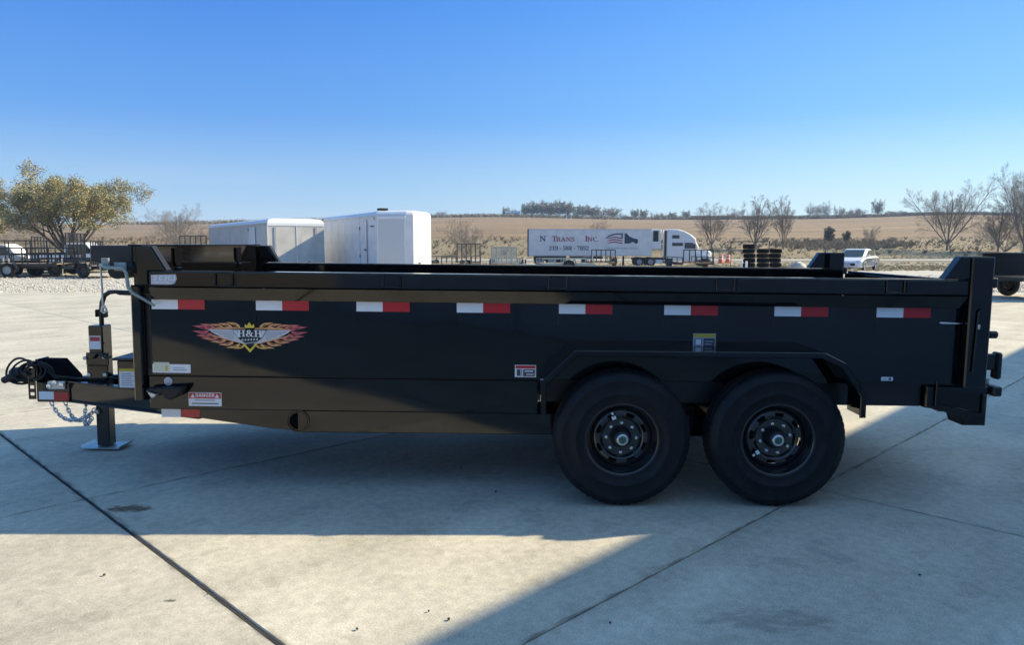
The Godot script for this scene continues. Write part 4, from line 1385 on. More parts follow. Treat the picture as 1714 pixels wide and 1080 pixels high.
func box_trailer(A: Vector3, d: Vector3, wide: float, long: float, high: float, nose: bool, label: String, clear: float) -> void:
	var t := thing("enclosed_trailer", label, "trailer", A, 0.0, "white enclosed trailers in the yard")
	var right := Vector3(-d.z, 0, d.x)      # along the end, away from the left corner
	t.transform = Transform3D(Basis(right, Vector3.UP, -d), A)
	# local: x across 0..wide, z from 0 (end) to -long
	var y0 := 0.5
	var plan := [[0.0, 0.0], [0.0, long], [wide, long], [wide, 0.0]]
	if nose: plan = [[0.0, 0.0], [0.0, long], [wide, long], [wide, 0.0], [wide * 0.62, -1.02], [wide * 0.5, -1.12], [wide * 0.38, -1.02]]
	var mb := MB.new()
	mb.x = Transform3D(Basis(Vector3.RIGHT, Vector3(0, 0, -1), Vector3.UP), Vector3.ZERO)
	var pp := PackedVector2Array()
	for p in plan: pp.append(Vector2(p[0], p[1]))
	mb.prism(pp, y0, high - 0.24, 0.01)
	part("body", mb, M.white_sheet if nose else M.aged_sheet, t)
	# crowned roof with a rounded front edge
	var rf := MB.new()
	rf.x = mb.x
	var steps := [[0.0, 0.0], [0.02, 0.09], [0.07, 0.155], [0.17, 0.20], [0.4, 0.235], [0.8, 0.25]]
	var ce := Vector2(wide / 2, long / 2)
	for k in steps.size() - 1:
		var m := pp.size()
		for i in m:
			var q := []
			for z in [[i, k], [(i + 1) % m, k], [(i + 1) % m, k + 1], [i, k + 1]]:
				var st: Array = steps[z[1]]
				var p: Vector2 = pp[z[0]]
				var dd := ce - p
				var ins := Vector2(signf(dd.x) * minf(absf(dd.x), st[0] * 1.2), signf(dd.y) * minf(absf(dd.y), st[0] * 1.2))
				q.append(Vector3(p.x + ins.x, p.y + ins.y, high - 0.24 + st[1]))
			rf.quad(q[0], q[1], q[2], q[3])
	var st_last: Array = steps[steps.size() - 1]
	rf.box(Vector3(0.9, 0.9 if not nose else 0.2, high - 0.1), Vector3(wide - 0.9, long - 0.9, high + st_last[1] - 0.241), 0.0)
	part("roof", rf, M.white, t)
	var bx := func(called: String, lo: Vector3, hi: Vector3, m: Material, bev := 0.006) -> void:
		part(called, plate(lo, hi, bev), m, t)
	# aluminium trim: top and bottom rails, corner posts
	bx.call("roof_trim", Vector3(-0.012, high - 0.33, -long), Vector3(-0.003, high - 0.235, -0.02), M.alu)
	bx.call("bottom_trim", Vector3(-0.012, y0 - 0.04, -long), Vector3(-0.003, y0 + 0.1, -0.02), M.alu)
	bx.call("bottom_trim", Vector3(wide + 0.003, y0 - 0.04, -long), Vector3(wide + 0.012, y0 + 0.1, -0.02), M.alu)
	bx.call("corner_post", Vector3(-0.02, y0, -0.06), Vector3(-0.004, high - 0.24, 0.02), M.white)
	# panel joints along the side
	var n := int(long / 1.22)
	for k in n:
		bx.call("side_seam", Vector3(-0.006, y0 + 0.1, -1.22 * (k + 1) - 0.012), Vector3(-0.002, high - 0.34, -1.22 * (k + 1) + 0.012), M.white_sheet, 0.001)
	for k in 5:
		bx.call("marker_lamp", Vector3(-0.03, high - 0.31, -0.4 - (long - 0.8) * k / 4.0), Vector3(-0.013, high - 0.27, -0.3 - (long - 0.8) * k / 4.0), M.amber, 0.004)
	# side door
	var dz := -1.35 if nose else -2.3
	var dw := 1.0 if nose else 1.3
	var door := hold("side_door", t)
	part("leaf", plate(Vector3(-0.03, y0 + 0.08, dz - dw), Vector3(-0.012, high - 0.46, dz), 0.006), M.white_sheet, door)
	for q in [[[y0 + 0.04, dz - 0.01], [high - 0.42, dz + 0.05]], [[y0 + 0.04, dz - dw - 0.05], [high - 0.42, dz - dw + 0.01]], [[high - 0.47, dz - dw - 0.05], [high - 0.41, dz + 0.05]]]:
		part("frame", plate(Vector3(-0.045, q[0][0], q[0][1]), Vector3(-0.031, q[1][0], q[1][1]), 0.004), M.alu if nose else M.white, door)
	part("latch", plate(Vector3(-0.075, 1.25, dz - 0.3), Vector3(-0.046, 1.31, dz - 0.06), 0.006), M.dark, door)
	for y in [0.9, 2.2]:
		part("hinge", plate(Vector3(-0.065, y, dz - dw - 0.02), Vector3(-0.046, y + 0.14, dz - dw + 0.06), 0.004), M.dark, door)
	if nose:
		part("door_hold", plate(Vector3(-0.07, 2.32, -0.75), Vector3(-0.013, 2.36, -0.35), 0.005), M.dark, t)
		part("side_lamp", plate(Vector3(-0.04, 2.62, -0.3), Vector3(-0.013, 2.70, -0.2), 0.008), M.amber, t)
		# lining panel on the left half of the nose, in an aluminium frame
		var f := hold("nose_panel", t)
		var a := Vector3(0.0, 0, 0.0)
		var b := Vector3(wide * 0.38, 0, 1.02)
		var u := (b - a).normalized()
		var nn := Vector3(u.z, 0, -u.x) * -1.0
		if nn.dot(Vector3(-1, 0, 1)) < 0: nn = -nn
		f.transform = Transform3D(Basis(u, Vector3.UP, nn), a)
		var L := a.distance_to(b)
		part("sheet", plate(Vector3(0.10, y0 + 0.12, 0.004), Vector3(L - 0.06, high - 0.42, 0.012), 0.002), M.alu, f)
		for q in [[0.02, y0 + 0.02, 0.10, high - 0.26], [L - 0.06, y0 + 0.02, L - 0.0, high - 0.26], [0.10, high - 0.42, L - 0.06, high - 0.28], [0.10, y0 + 0.02, L - 0.06, y0 + 0.12]]:
			part("frame", plate(Vector3(q[0], q[1], 0.004), Vector3(q[2], q[3], 0.03), 0.006), M.white, f)
		bx.call("roof_vent", Vector3(0.25, high, -0.65), Vector3(0.65, high + 0.10, -0.25), M.dark, 0.02)
	else:
		bx.call("end_seam", Vector3(wide / 2 - 0.012, y0, 0.003), Vector3(wide / 2 + 0.012, high - 0.39, 0.02), M.white)
		for x in [0.35, wide - 0.4]:
			bx.call("lock_bar", Vector3(x, y0 + 0.05, 0.021), Vector3(x + 0.04, high - 0.4, 0.05), M.alu)
		bx.call("end_header", Vector3(0.0, high - 0.38, 0.003), Vector3(wide, high - 0.24, 0.02), M.white)
	for k in 2:
		for s in 2:
			simple_wheel(t, Vector3(0.12 if s == 0 else wide - 0.12, 0.36, -long * 0.58 - 0.9 * k), 0.36, 0.22, PI / 2 if s else -PI / 2, M.white)
	bx.call("tongue", Vector3(wide / 2 - 0.06, y0 - 0.14, 0.0 if not nose else 0.9), Vector3(wide / 2 + 0.06, y0 - 0.02, 2.3), M.satin)
	bx.call("jack", Vector3(wide / 2 - 0.04, -0.03, 1.8), Vector3(wide / 2 + 0.04, 0.75, 1.88), M.satin)
	bx.call("underframe", Vector3(0.15, y0 - 0.16, -long + 0.1), Vector3(wide - 0.15, y0 - 0.002, -0.1), M.satin)

# ---------------------------------------------------------------- semi on the far road
func semi() -> void:
	var g := -0.93
	var z := -84.0
	var t := thing("semi_trailer", "long white semi trailer lettered N TRANS INC standing before the hill", "trailer", Vector3(1.82, g, z))
	part("body", plate(Vector3(0, 1.18, -2.55), Vector3(13.55, 4.12, 0), 0.03), M.white_sheet, t)
	part("roof_rail", plate(Vector3(0, 4.03, 0.004), Vector3(13.55, 4.13, 0.03), 0.008), M.alu, t)
	part("bottom_rail", plate(Vector3(0, 1.16, 0.004), Vector3(13.55, 1.32, 0.03), 0.008), M.alu, t)
	for k in 12:
		part("side_post", plate(Vector3(0.02 + 1.12 * k, 1.33, 0.004), Vector3(0.07 + 1.12 * k, 4.02, 0.012), 0.002), M.white, t)
	part("rear_frame", plate(Vector3(-0.08, 1.10, -2.55), Vector3(-0.004, 4.14, 0.02), 0.02), M.dark, t)
	part("bogie", plate(Vector3(0.6, 0.62, -1.9), Vector3(4.2, 1.15, -0.5), 0.05), M.dark, t)
	for x in [1.2, 2.5]:
		for zz in [-2.25, -0.3]:
			simple_wheel(t, Vector3(x, 0.52, zz), 0.52, 0.5, 0.0, M.alu)
	part("skirt_beam", plate(Vector3(4.6, 0.85, -1.5), Vector3(8.2, 1.12, -0.1), 0.04), M.dark, t)
	part("landing_leg", plate(Vector3(10.4, 0.05, -0.5), Vector3(10.6, 1.15, -0.3), 0.02), M.dark, t)
	part("refrigeration_unit", plate(Vector3(13.56, 1.9, -2.3), Vector3(14.62, 4.1, -0.12), 0.07), M.white, t)
	part("louvre_panel", plate(Vector3(13.72, 2.75, -0.118), Vector3(14.3, 3.92, -0.10), 0.01), M.dark, t)
	var zt := 0.02
	var y := 3.05
	for w in [["N", 1.55, 0.58], ["T", 2.85, 0.58], ["RANS", 4.05, 0.46], ["I", 6.35, 0.58], ["NC.", 7.1, 0.46]]:
		text("company_name", w[0], w[2], M.letter_blue if w[0] == "N" else M.letter_red, t, Vector3(w[1], y - (0.58 - w[2]) * 0.5, zt), "Droid Serif", 1.15, true, 0.01)
	text("phone_number", "219 - 588 - 7052", 0.46, M.letter_blue, t, Vector3(4.45, 2.02, zt), "Droid Serif", 0.95, true, 0.01)
	text("small_print", "nationwide freight service", 0.16, M.ink_grey, t, Vector3(10.3, 2.03, zt), "Droid Sans", 1.35, false, 0.006)
	# flag shaped truck mark
	var dk := MB.new()
	dk.prism(poly([[10.55, 3.62], [10.75, 3.66], [11.1, 3.30], [11.5, 3.12], [11.95, 3.02], [12.05, 2.78], [11.95, 2.52], [11.7, 2.52], [11.6, 2.68], [11.35, 2.68], [11.2, 2.56], [10.7, 2.52], [10.55, 2.56]]), zt, zt + 0.012)
	dk.prism(poly([[8.35, 3.05], [8.8, 3.42], [9.4, 3.62], [10.35, 3.66], [10.35, 3.1], [10.2, 3.1], [10.2, 3.52], [9.5, 3.5], [8.9, 3.3]]), zt, zt + 0.012)
	part("truck_mark", dk, M.letter_blue, t)
	var rd := MB.new()
	for k in 3:
		var y0 := 3.28 - 0.26 * k
		rd.prism(poly([[8.45 + 0.08 * k, y0 - 0.22], [8.9, y0 - 0.08], [9.5, y0], [10.3, y0 - 0.14], [10.3, y0 - 0.26], [9.5, y0 - 0.11], [8.9, y0 - 0.19]]), zt, zt + 0.012)
	part("flag_stripes", rd, M.letter_red, t)
	# tractor
	var c := thing("semi_truck", "white long nosed semi truck with sleeper cab coupled to the lettered trailer", "truck", Vector3(15.98, g, z))
	var cab := MB.new()
	cab.prism(poly([[1.05, 0.62], [1.05, 4.05], [1.5, 4.13], [2.3, 4.10], [3.1, 3.86], [3.75, 3.50], [4.25, 3.08], [4.32, 2.72], [4.62, 2.10], [4.3, 1.5], [4.3, 0.62]]), -2.4, -0.1, 0.09)
	part("cab", cab, M.white, c)
	var hood := MB.new()
	hood.prism(poly([[4.30, 0.75], [4.30, 2.02], [5.4, 1.86], [5.95, 1.70], [6.1, 1.45], [6.12, 0.7]]), -2.1, -0.4, 0.12)
	part("hood", hood, M.white, c)
	var fen := MB.new()
	fen.prism(poly([[4.42, 0.72], [4.55, 1.15], [4.85, 1.36], [5.5, 1.36], [5.85, 1.15], [6.0, 0.72]]), -0.5, -0.08, 0.05)
	part("fender", fen, M.white, c)
	part("bumper", plate(Vector3(5.95, 0.35, -2.3), Vector3(6.2, 0.75, -0.1), 0.05), M.chrome, c)
	part("grille", plate(Vector3(6.09, 0.8, -1.7), Vector3(6.14, 1.5, -0.8), 0.02), M.dark, c)
	part("headlight", plate(Vector3(5.9, 0.85, -0.55), Vector3(6.08, 1.12, -0.06), 0.04), M.lamp_clear, c)
	part("side_fairing", plate(Vector3(-0.1, 0.35, -0.6), Vector3(4.4, 0.72, -0.12), 0.06), M.white, c)
	for w in [[1.65, 3.10, 2.15, 3.45], [1.65, 2.28, 2.55, 2.62]]:
		part("sleeper_window", plate(Vector3(w[0], w[1] - 0.02, -0.098), Vector3(w[2] + 0.3, w[3], -0.085), 0.004), M.glass_dark, c)
	var sw := MB.new()
	sw.prism(poly([[3.05, 1.95], [3.05, 2.62], [3.95, 2.62], [4.25, 2.0]]), -0.098, -0.085)
	part("side_window", sw, M.glass_dark, c)
	var ws := MB.new()
	ws.quad(Vector3(4.335, 2.70, -0.3), Vector3(4.335, 2.70, -2.2), Vector3(4.628, 2.12, -2.2), Vector3(4.628, 2.12, -0.3), Vector3(0.9, 0.45, 0))
	part("windscreen", ws, M.lamp_clear, c)
	part("door_seam", plate(Vector3(2.98, 0.8, -0.099), Vector3(3.0, 3.0, -0.092), 0.0), M.ink_grey, c)
	part("mirror", plate(Vector3(4.05, 1.95, 0.02), Vector3(4.18, 2.5, 0.12), 0.03), M.dark, c)
	part("grab_rail", plate(Vector3(2.85, 0.9, -0.09), Vector3(2.88, 1.9, -0.05), 0.008), M.chrome, c)
	var ex := MB.new()
	ex.tube([Vector3(0.8, 0.9, -0.35), Vector3(0.8, 4.0, -0.35)], [0.09], 10)
	part("exhaust_stack", ex, M.chrome, c)
	part("cab_extender", plate(Vector3(0.84, 0.75, -0.2), Vector3(1.04, 3.95, -0.13), 0.02), M.dark, c)
	part("frame", plate(Vector3(-2.6, 0.72, -1.7), Vector3(4.3, 0.98, -0.8), 0.03), M.dark, c)
	part("fuel_tank", plate(Vector3(1.7, 0.36, -0.62), Vector3(2.9, 0.9, -0.13), 0.12), M.chrome, c)
	for x in [-1.9, -0.65, 5.2]:
		for zz in [-2.1, -0.36]:
			simple_wheel(c, Vector3(x, 0.52, zz), 0.52, 0.34 if x > 3 else 0.5, 0.0, M.alu)

# ---------------------------------------------------------------- white car
func car_white() -> void:
	var c := thing("parked_car", "white sedan parked facing the yard, seen over the back of the black trailer", "car", on_land(1433, 50.0))
	c.rotation.y = atan2(-0.62, 0.78) - PI / 2.0   # local +x is the car's front
	c.position.y = -0.22
	var b := MB.new()
	var prof := [[-2.28, 0.35], [-2.32, 0.62], [-2.25, 0.86], [-1.7, 0.95], [-0.9, 0.95], [1.0, 0.93], [1.75, 0.84], [2.22, 0.70], [2.30, 0.5], [2.26, 0.3], [1.82, 0.26]]
	for k in 9:
		var a := PI * k / 8.0
		prof.append([1.42 + cos(a) * 0.37, 0.30 + sin(a) * 0.36])
	for k in 9:
		var a := PI * k / 8.0
		prof.append([-1.38 + cos(a) * 0.37, 0.30 + sin(a) * 0.36])
	prof.append([-1.9, 0.28])
	b.prism(poly(prof), -0.89, 0.89, 0.08)
	part("body", b, M.white, c)
	var gh := MB.new()
	gh.prism(poly([[-1.85, 0.93], [-1.15, 1.36], [-0.7, 1.43], [0.0, 1.45], [0.35, 1.40], [1.15, 0.92]]), -0.76, 0.76, 0.13)
	part("cabin", gh, M.white, c)
	var ws := MB.new()
	ws.quad(Vector3(0.42, 1.375, -0.56), Vector3(0.42, 1.375, 0.56), Vector3(1.12, 0.955, 0.68), Vector3(1.12, 0.955, -0.68), Vector3(0.5, 0.86, 0))
	part("windscreen", ws, M.glass_dark, c, Transform3D(Basis(), Vector3(0.012, 0.016, 0)))
	for s in [1.0, -1.0]:
		for w in [[[-1.0, 1.33], [-0.35, 1.38], [-0.35, 1.0], [-1.45, 1.0]], [[-0.28, 1.38], [0.22, 1.36], [0.85, 1.0], [-0.28, 1.0]]]:
			var m := MB.new()
			m.prism(poly(w), 0.764 * s, 0.772 * s)
			part("side_window", m, M.glass_dark, c)
		part("headlight", plate(Vector3(2.08, 0.60, 0.48 * s), Vector3(2.27, 0.72, 0.84 * s), 0.05), M.lamp_clear, c)
		part("mirror", plate(Vector3(0.72, 0.95, 0.80 * s), Vector3(0.9, 1.08, 1.0 * s), 0.04), M.white, c)
		part("door_handle", plate(Vector3(-0.5, 0.78, 0.888 * s), Vector3(-0.32, 0.81, 0.905 * s), 0.004), M.chrome, c)
		part("fog_lamp", plate(Vector3(2.22, 0.36, 0.55 * s), Vector3(2.29, 0.44, 0.72 * s), 0.02), M.lamp_clear, c)
		for x in [1.42, -1.38]:
			simple_wheel(c, Vector3(x, 0.32, 0.79 * s), 0.32, 0.2, 0.0 if s > 0 else PI, M.alu)
	part("grille", plate(Vector3(2.25, 0.40, -0.5), Vector3(2.315, 0.56, 0.5), 0.02), M.dark, c)
	part("number_plate", plate(Vector3(2.30, 0.42, -0.22), Vector3(2.325, 0.52, 0.22), 0.004), M.sticker_silver, c)

# ---------------------------------------------------------------- utility trailers and yard stock
# options: long, wide, rail, gate (height), side ("rail" or "solid"), axles, paint
func utility(label: String, at: Vector3, turn: float, o: Dictionary) -> Node3D:
	var t := thing("utility_trailer", label, "trailer", at, turn, "open trailers standing in the yard")
	var L: float = o.get("long", 4.2)
	var Wd: float = o.get("wide", 1.9)
	var dk: float = o.get("deck", 0.52)
	var rail: float = o.get("rail", 0.42)
	var P: Material = o.get("paint", M.satin)
	part("deck", plate(Vector3(-L / 2, dk - 0.04, -Wd / 2), Vector3(L / 2, dk, Wd / 2), 0.006), o.get("deck_paint", M.wood), t)
	for s in [1.0, -1.0]:
		part("deck_frame", plate(Vector3(-L / 2, dk - 0.14, Wd / 2 * s), Vector3(L / 2, dk + 0.01, (Wd / 2 + 0.05) * s), 0.006), P, t)
		if o.get("side", "rail") == "solid":
			part("side_panel", plate(Vector3(-L / 2, dk + 0.012, Wd / 2 * s), Vector3(L / 2, dk + rail, (Wd / 2 + 0.04) * s), 0.006), P, t)
			for k in 5:
				part("side_stake", plate(Vector3(-L / 2 + 0.04 + (L - 0.16) * k / 4.0, dk + 0.0, (Wd / 2 + 0.051) * s), Vector3(-L / 2 + 0.12 + (L - 0.16) * k / 4.0, dk + rail, (Wd / 2 + 0.09) * s), 0.006), P, t)
		elif rail > 0.0:
			part("top_rail", plate(Vector3(-L / 2, dk + rail - 0.05, Wd / 2 * s), Vector3(L / 2, dk + rail, (Wd / 2 + 0.05) * s), 0.006), P, t)
			for k in 5:
				part("rail_post", plate(Vector3(-L / 2 + (L - 0.05) * k / 4.0, dk + 0.012, (Wd / 2 + 0.003) * s), Vector3(-L / 2 + 0.05 + (L - 0.05) * k / 4.0, dk + rail - 0.052, (Wd / 2 + 0.046) * s), 0.006), P, t)
		var fn := MB.new()
		var ax: int = o.get("axles", 1)
		var fl := 0.42 + 0.42 * (ax - 1)
		fn.prism(poly([[-fl, 0.42], [-fl + 0.12, 0.72], [fl - 0.12, 0.72], [fl, 0.42], [fl - 0.02, 0.42], [fl - 0.135, 0.70], [-fl + 0.135, 0.70], [-fl + 0.02, 0.42]]), (Wd / 2 + 0.10) * s, (Wd / 2 + 0.34) * s)
		part("fender", fn, P, t)
		for k in ax:
			simple_wheel(t, Vector3((k - (ax - 1) / 2.0) * 0.84, 0.33, (Wd / 2 + 0.21) * s), 0.33, 0.2, 0.0 if s > 0 else PI, o.get("rim", M.satin))
		var tg := MB.new()
		tg.tube([Vector3(-L / 2, dk - 0.08, 0.7 * s), Vector3(-L / 2 - 1.2, dk - 0.08, 0.05 * s)], [0.045], 4)
		part("tongue", tg, P, t)
	var h: float = o.get("gate", 0.0)
	if h > 0.0:
		var g := hold("ramp_gate", t)
		var gm: Material = o.get("gate_paint", P)
		for y in [dk + 0.02, dk + h - 0.05]:
			part("gate_rail", plate(Vector3(L / 2, y, -Wd / 2 + 0.06), Vector3(L / 2 + 0.05, y + 0.05, Wd / 2 - 0.06), 0.006), gm, g)
		for k in 6:
			var z := -Wd / 2 + (Wd - 0.055) * k / 5.0
			part("gate_bar", plate(Vector3(L / 2 + 0.003, dk + 0.0, z), Vector3(L / 2 + 0.047, dk + h, z + 0.055), 0.006), gm, g)
		if o.get("mesh", false):
			for k in int(h / 0.06) - 1:
				part("gate_slat", plate(Vector3(L / 2 + 0.015, dk + 0.08 + k * 0.06, -Wd / 2 + 0.02), Vector3(L / 2 + 0.022, dk + 0.115 + k * 0.06, Wd / 2 - 0.02), 0.0), gm, g)
	var jk := MB.new()
	jk.tube([Vector3(-L / 2 - 0.9, 0.03, 0.12), Vector3(-L / 2 - 0.9, 0.85, 0.12)], [0.035], 8)
	part("jack", jk, M.zinc, t)
	var sw := MB.new()
	sw.tube([Vector3(-L / 2 - 1.2, dk - 0.05, 0), Vector3(-L / 2 - 1.42, dk - 0.04, 0)], [0.05, 0.04], 8)
	part("coupler", sw, P, t)
	return t

func utility_trailers() -> void:
	# cluster at the left edge of the lot
	utility("black flat trailer with spoked galvanised wheel nearest the left edge of the lot", bearing(20, 36.5), 0.1, {"long": 5.0, "rail": 0.75, "axles": 2, "deck": 0.62, "rim": M.galv})
	utility("black rail trailer with tall mesh gate in front of the leafy tree", bearing(108, 37.5), 0.2, {"long": 3.0, "rail": 0.34, "gate": 1.2, "mesh": true, "axles": 1})
	utility("low black trailer with upright gate beside the nose of the dump trailer", bearing(172, 36.0), -0.25, {"long": 2.6, "rail": 0.3, "gate": 0.7, "axles": 1})
	utility("black open rail trailer standing behind the galvanised wheels", bearing(62, 40.5), 0.5, {"long": 4.4, "rail": 0.5, "gate": 1.3, "mesh": true})
	utility("far black rail trailer half hidden left of the two white trailers", bearing(282, 46.0), 1.3, {"long": 4.6, "rail": 0.9, "gate": 1.55, "wide": 2.0})
	utility("black trailer with tall upright mesh gates left of the leafy trunk", bearing(84, 38.6), 0.05, {"long": 2.6, "rail": 0.5, "gate": 1.5, "mesh": true, "deck": 0.6})
	utility("black trailer with bare barred gate behind the nearest flat trailer", bearing(-4, 42.0), 0.15, {"long": 4.4, "rail": 1.1, "gate": 1.3, "axles": 2, "deck": 0.65})
	utility("black low trailer showing behind the foot of the leafy tree", bearing(140, 43.0), -0.1, {"long": 4.8, "rail": 0.55, "gate": 0.0, "axles": 2})
	# beyond the box of the dump trailer
	utility("black trailer with tall open ladder like gate right of white trailers", bearing(752, 40.0), 1.1, {"long": 4.0, "rail": 0.4, "gate": 1.05, "wide": 1.5})
	utility("trailer with pale slatted gate catching the sun before the stubble field", bearing(850, 48.0) + Vector3(0, -0.15, 0), -PI / 2 - 0.1, {"long": 4.2, "rail": 0.3, "gate": 1.0, "mesh": true, "gate_paint": M.galv, "wide": 1.6})
	utility("black trailer with square barred gate in front of the lettered semi trailer", bearing(1010, 45.0) + Vector3(0, -0.05, -2.2), -PI / 2, {"long": 4.2, "rail": 0.3, "gate": 0.75, "wide": 1.45})
	utility("black trailer with barred gate in front of the semi truck cab", bearing(1165, 42.0) + Vector3(0, 0, -2.2), -PI / 2 + 0.06, {"long": 4.2, "rail": 0.3, "gate": 0.72, "wide": 1.7})
	utility("galvanised flat trailer lying low in front of the semi trailer wheels", bearing(945, 44.0), 0.15, {"long": 3.0, "rail": 0.28, "gate": 0.0, "paint": M.galv, "deck": 0.45})
	# right edge, close by
	var r := utility("black trailer with solid sides cut by the right edge of the view", bearing(1738, 21.6), 0.06, {"long": 2.0, "rail": 0.66, "side": "solid", "axles": 1, "deck": 0.62, "rim": M.satin, "deck_paint": M.satin})
	part("spare_box", plate(Vector3(-1.0, 1.282, -0.9), Vector3(-0.2, 1.30, 0.9), 0.004), M.satin, r)
	part("corner_lamp", plate(Vector3(-1.02, 0.95, 1.041), Vector3(-0.98, 1.06, 1.06), 0.004), M.tape_white, r)
	part("side_marker", plate(Vector3(-0.22, 0.86, 1.041), Vector3(-0.06, 0.90, 1.052), 0.002), M.tape_white, r)
	part("side_marker", plate(Vector3(-0.62, 0.74, 1.041), Vector3(-0.54, 0.79, 1.052), 0.002), M.tape_white, r)

func yard_things() -> void:
	# three stacks of tyres
	var first: Node3D = null
	rng.seed = 44
	for s in 3:
		var x0: float = [1253.0, 1276.0, 1297.0][s]
		for k in 7:
			var at := bearing(x0, 38.0 + 0.25 * s) + Vector3(rng.randf_range(-0.03, 0.03), 0.10 + 0.232 * k - 0.07, 0)
			var where: String = ["left", "middle", "right"][s]
			var lv: String = ["bottom", "second", "third", "fourth", "fifth", "sixth", "top"][k] if k < [6, 5, 5][s] else "top"
			var lab := "black tyre in the %s stack beyond the trailer, %s of its stack" % [where, lv]
			if k > [6, 5, 5][s]: continue
			if first == null:
				first = thing("stacked_tyre", lab, "tyre", at, 0.0, "tyres stacked in three columns")
				var ty := MB.new()
				ty.x = Transform3D(Basis(Vector3.RIGHT, PI / 2), Vector3.ZERO)
				ty.lathe([Vector2(0.2, -0.07), Vector2(0.25, -0.11), Vector2(0.30, -0.108), Vector2(0.335, -0.07), Vector2(0.34, 0.07), Vector2(0.30, 0.108), Vector2(0.25, 0.11), Vector2(0.2, 0.07), Vector2(0.19, 0.0), Vector2(0.2, -0.07)], 26)
				part("carcass", ty, M.old_rubber, first)
				var tr := MB.new()
				for i in 26:
					tr.x = Transform3D(Basis(Vector3.UP, TAU * i / 26.0), Vector3.ZERO)
					tr.box(Vector3(0.335, -0.075, -0.025), Vector3(0.35, 0.075, 0.025), 0.003)
				part("tread", tr, M.old_rubber, first)
			else:
				dup(first, "stacked_tyre", lab, at, rng.randf() * TAU)
	for n in get_children():
		if str(n.name).begins_with("stacked_tyre"):
			(n as Node3D).scale = Vector3(0.84, 1.0, 0.84)
	# frame of pipe behind the tyres
	var f := thing("pipe_rack", "thin dark pipe rack standing behind the tyre stacks", "rack", bearing(1255, 45.0, -0.09))
	for x in [-1.15, 1.1]:
		var m := MB.new()
		m.tube([Vector3(x, 0, 0), Vector3(x, 1.78, 0)], [0.025], 6)
		part("post", m, M.satin, f)
	var tb := MB.new()
	tb.tube([Vector3(-1.17, 1.78, 0), Vector3(1.12, 1.78, 0)], [0.025], 6)
	part("top_bar", tb, M.satin, f)
	# white posts by the stacks
	var p0: Node3D = null
	for q in [[1241, "left"], [1249, "right"]]:
		var lab := "short white post at the foot of the tyre stacks, %s one of two" % q[1]
		if p0 == null:
			p0 = thing("white_post", lab, "post", bearing(q[0], 36.5, -0.05), 0.0, "white posts by the tyres")
			var m := MB.new()
			m.tube([Vector3.ZERO, Vector3(0, 0.75, 0)], [0.05], 8)
			part("shaft", m, M.white, p0)
			m = MB.new()
			m.tube([Vector3(0, 0.751, 0), Vector3(0, 0.79, 0)], [0.055, 0.03], 8)
			part("cap", m, M.white, p0)
		else:
			dup(p0, "white_post", lab, bearing(q[0], 36.5, -0.05))
	# road work barrels along the far road
	var b0: Node3D = null
	for q in [[1206, 92.0, "orange traffic barrel right of the semi truck, left of a pair"], [1218, 93.0, "orange traffic barrel right of the semi truck, right of a pair"], [1684, 92.0, "orange traffic barrel beside the road near the right edge, left of a pair"], [1696, 91.0, "orange traffic barrel beside the road near the right edge, right of a pair"]]:
		var at := on_land(q[0], q[1])
		if b0 == null:
			b0 = thing("traffic_barrel", q[2], "barrel", at, 0.0, "orange barrels along the road")
			var m := MB.new()
			m.x = Transform3D(Basis(Vector3.RIGHT, -PI / 2), Vector3.ZERO)
			m.lathe([Vector2(0.40, 0.0), Vector2(0.40, 0.08), Vector2(0.30, 0.1), Vector2(0.29, 0.4), Vector2(0.27, 0.42), Vector2(0.26, 0.75), Vector2(0.24, 0.77), Vector2(0.23, 1.05), Vector2(0.0, 1.08)], 16)
			part("drum", m, M.orange, b0)
			for y in [0.5, 0.84]:
				m = MB.new()
				m.x = Transform3D(Basis(Vector3.RIGHT, -PI / 2), Vector3.ZERO)
				m.lathe([Vector2(0.275, y), Vector2(0.27, y + 0.14)], 16)
				part("white_band", m, M.white, b0)
		else:
			dup(b0, "traffic_barrel", q[2], at)
	# pale boulders
	rng.seed = 61
	var k := 0
	for q in [[1326, 0.2, "leftmost of the pale boulders beyond the far side of the trailer"], [1336, 0.3, "largest pale boulder beyond the far side of the trailer"], [1346, 0.22, "rightmost of the pale boulders beyond the far side of the trailer"]]:
		var m := MB.new()
		blob(m, Vector3(0, 0, 0), Vector3(q[1] * 1.3, q[1], q[1]), 12, 9, 70 + k)
		var o := part("boulder", m, M.stone, self, Transform3D(Basis(), bearing(q[0], 39.0, q[1] * 0.75 + 0.1 * (k % 2))))
		tag(o, q[2], "boulder", "pale boulders in the yard")
		k += 1
	# white pickup behind the left cluster
	var v := thing("pickup_truck", "white pickup cab seen between the leafy tree and the dump trailer", "truck", bearing(147, 47.0, -0.1), 0.2)
	var cab := MB.new()
	cab.prism(poly([[-1.0, 0.5], [-1.0, 1.1], [-0.9, 1.72], [0.3, 1.74], [0.75, 1.15], [1.75, 1.02], [1.85, 0.5]]), -0.9, 0.9, 0.08)
	part("cab", cab, M.white, v)
	part("bed", plate(Vector3(-2.9, 0.55, -0.9), Vector3(-1.02, 1.08, 0.9), 0.05), M.white, v)
	var wd := MB.new()
	wd.prism(poly([[-0.8, 1.15], [-0.75, 1.62], [0.22, 1.63], [0.6, 1.15]]), 0.903, 0.912)
	part("side_window", wd, M.glass_dark, v)
	for x in [-2.0, 1.15]:
		for s in [1.0, -1.0]:
			simple_wheel(v, Vector3(x, 0.37, 0.8 * s), 0.37, 0.24, 0.0 if s > 0 else PI, M.alu)
	part("headlight", plate(Vector3(1.78, 0.78, 0.5), Vector3(1.88, 0.95, 0.85), 0.03), M.lamp_clear, v)
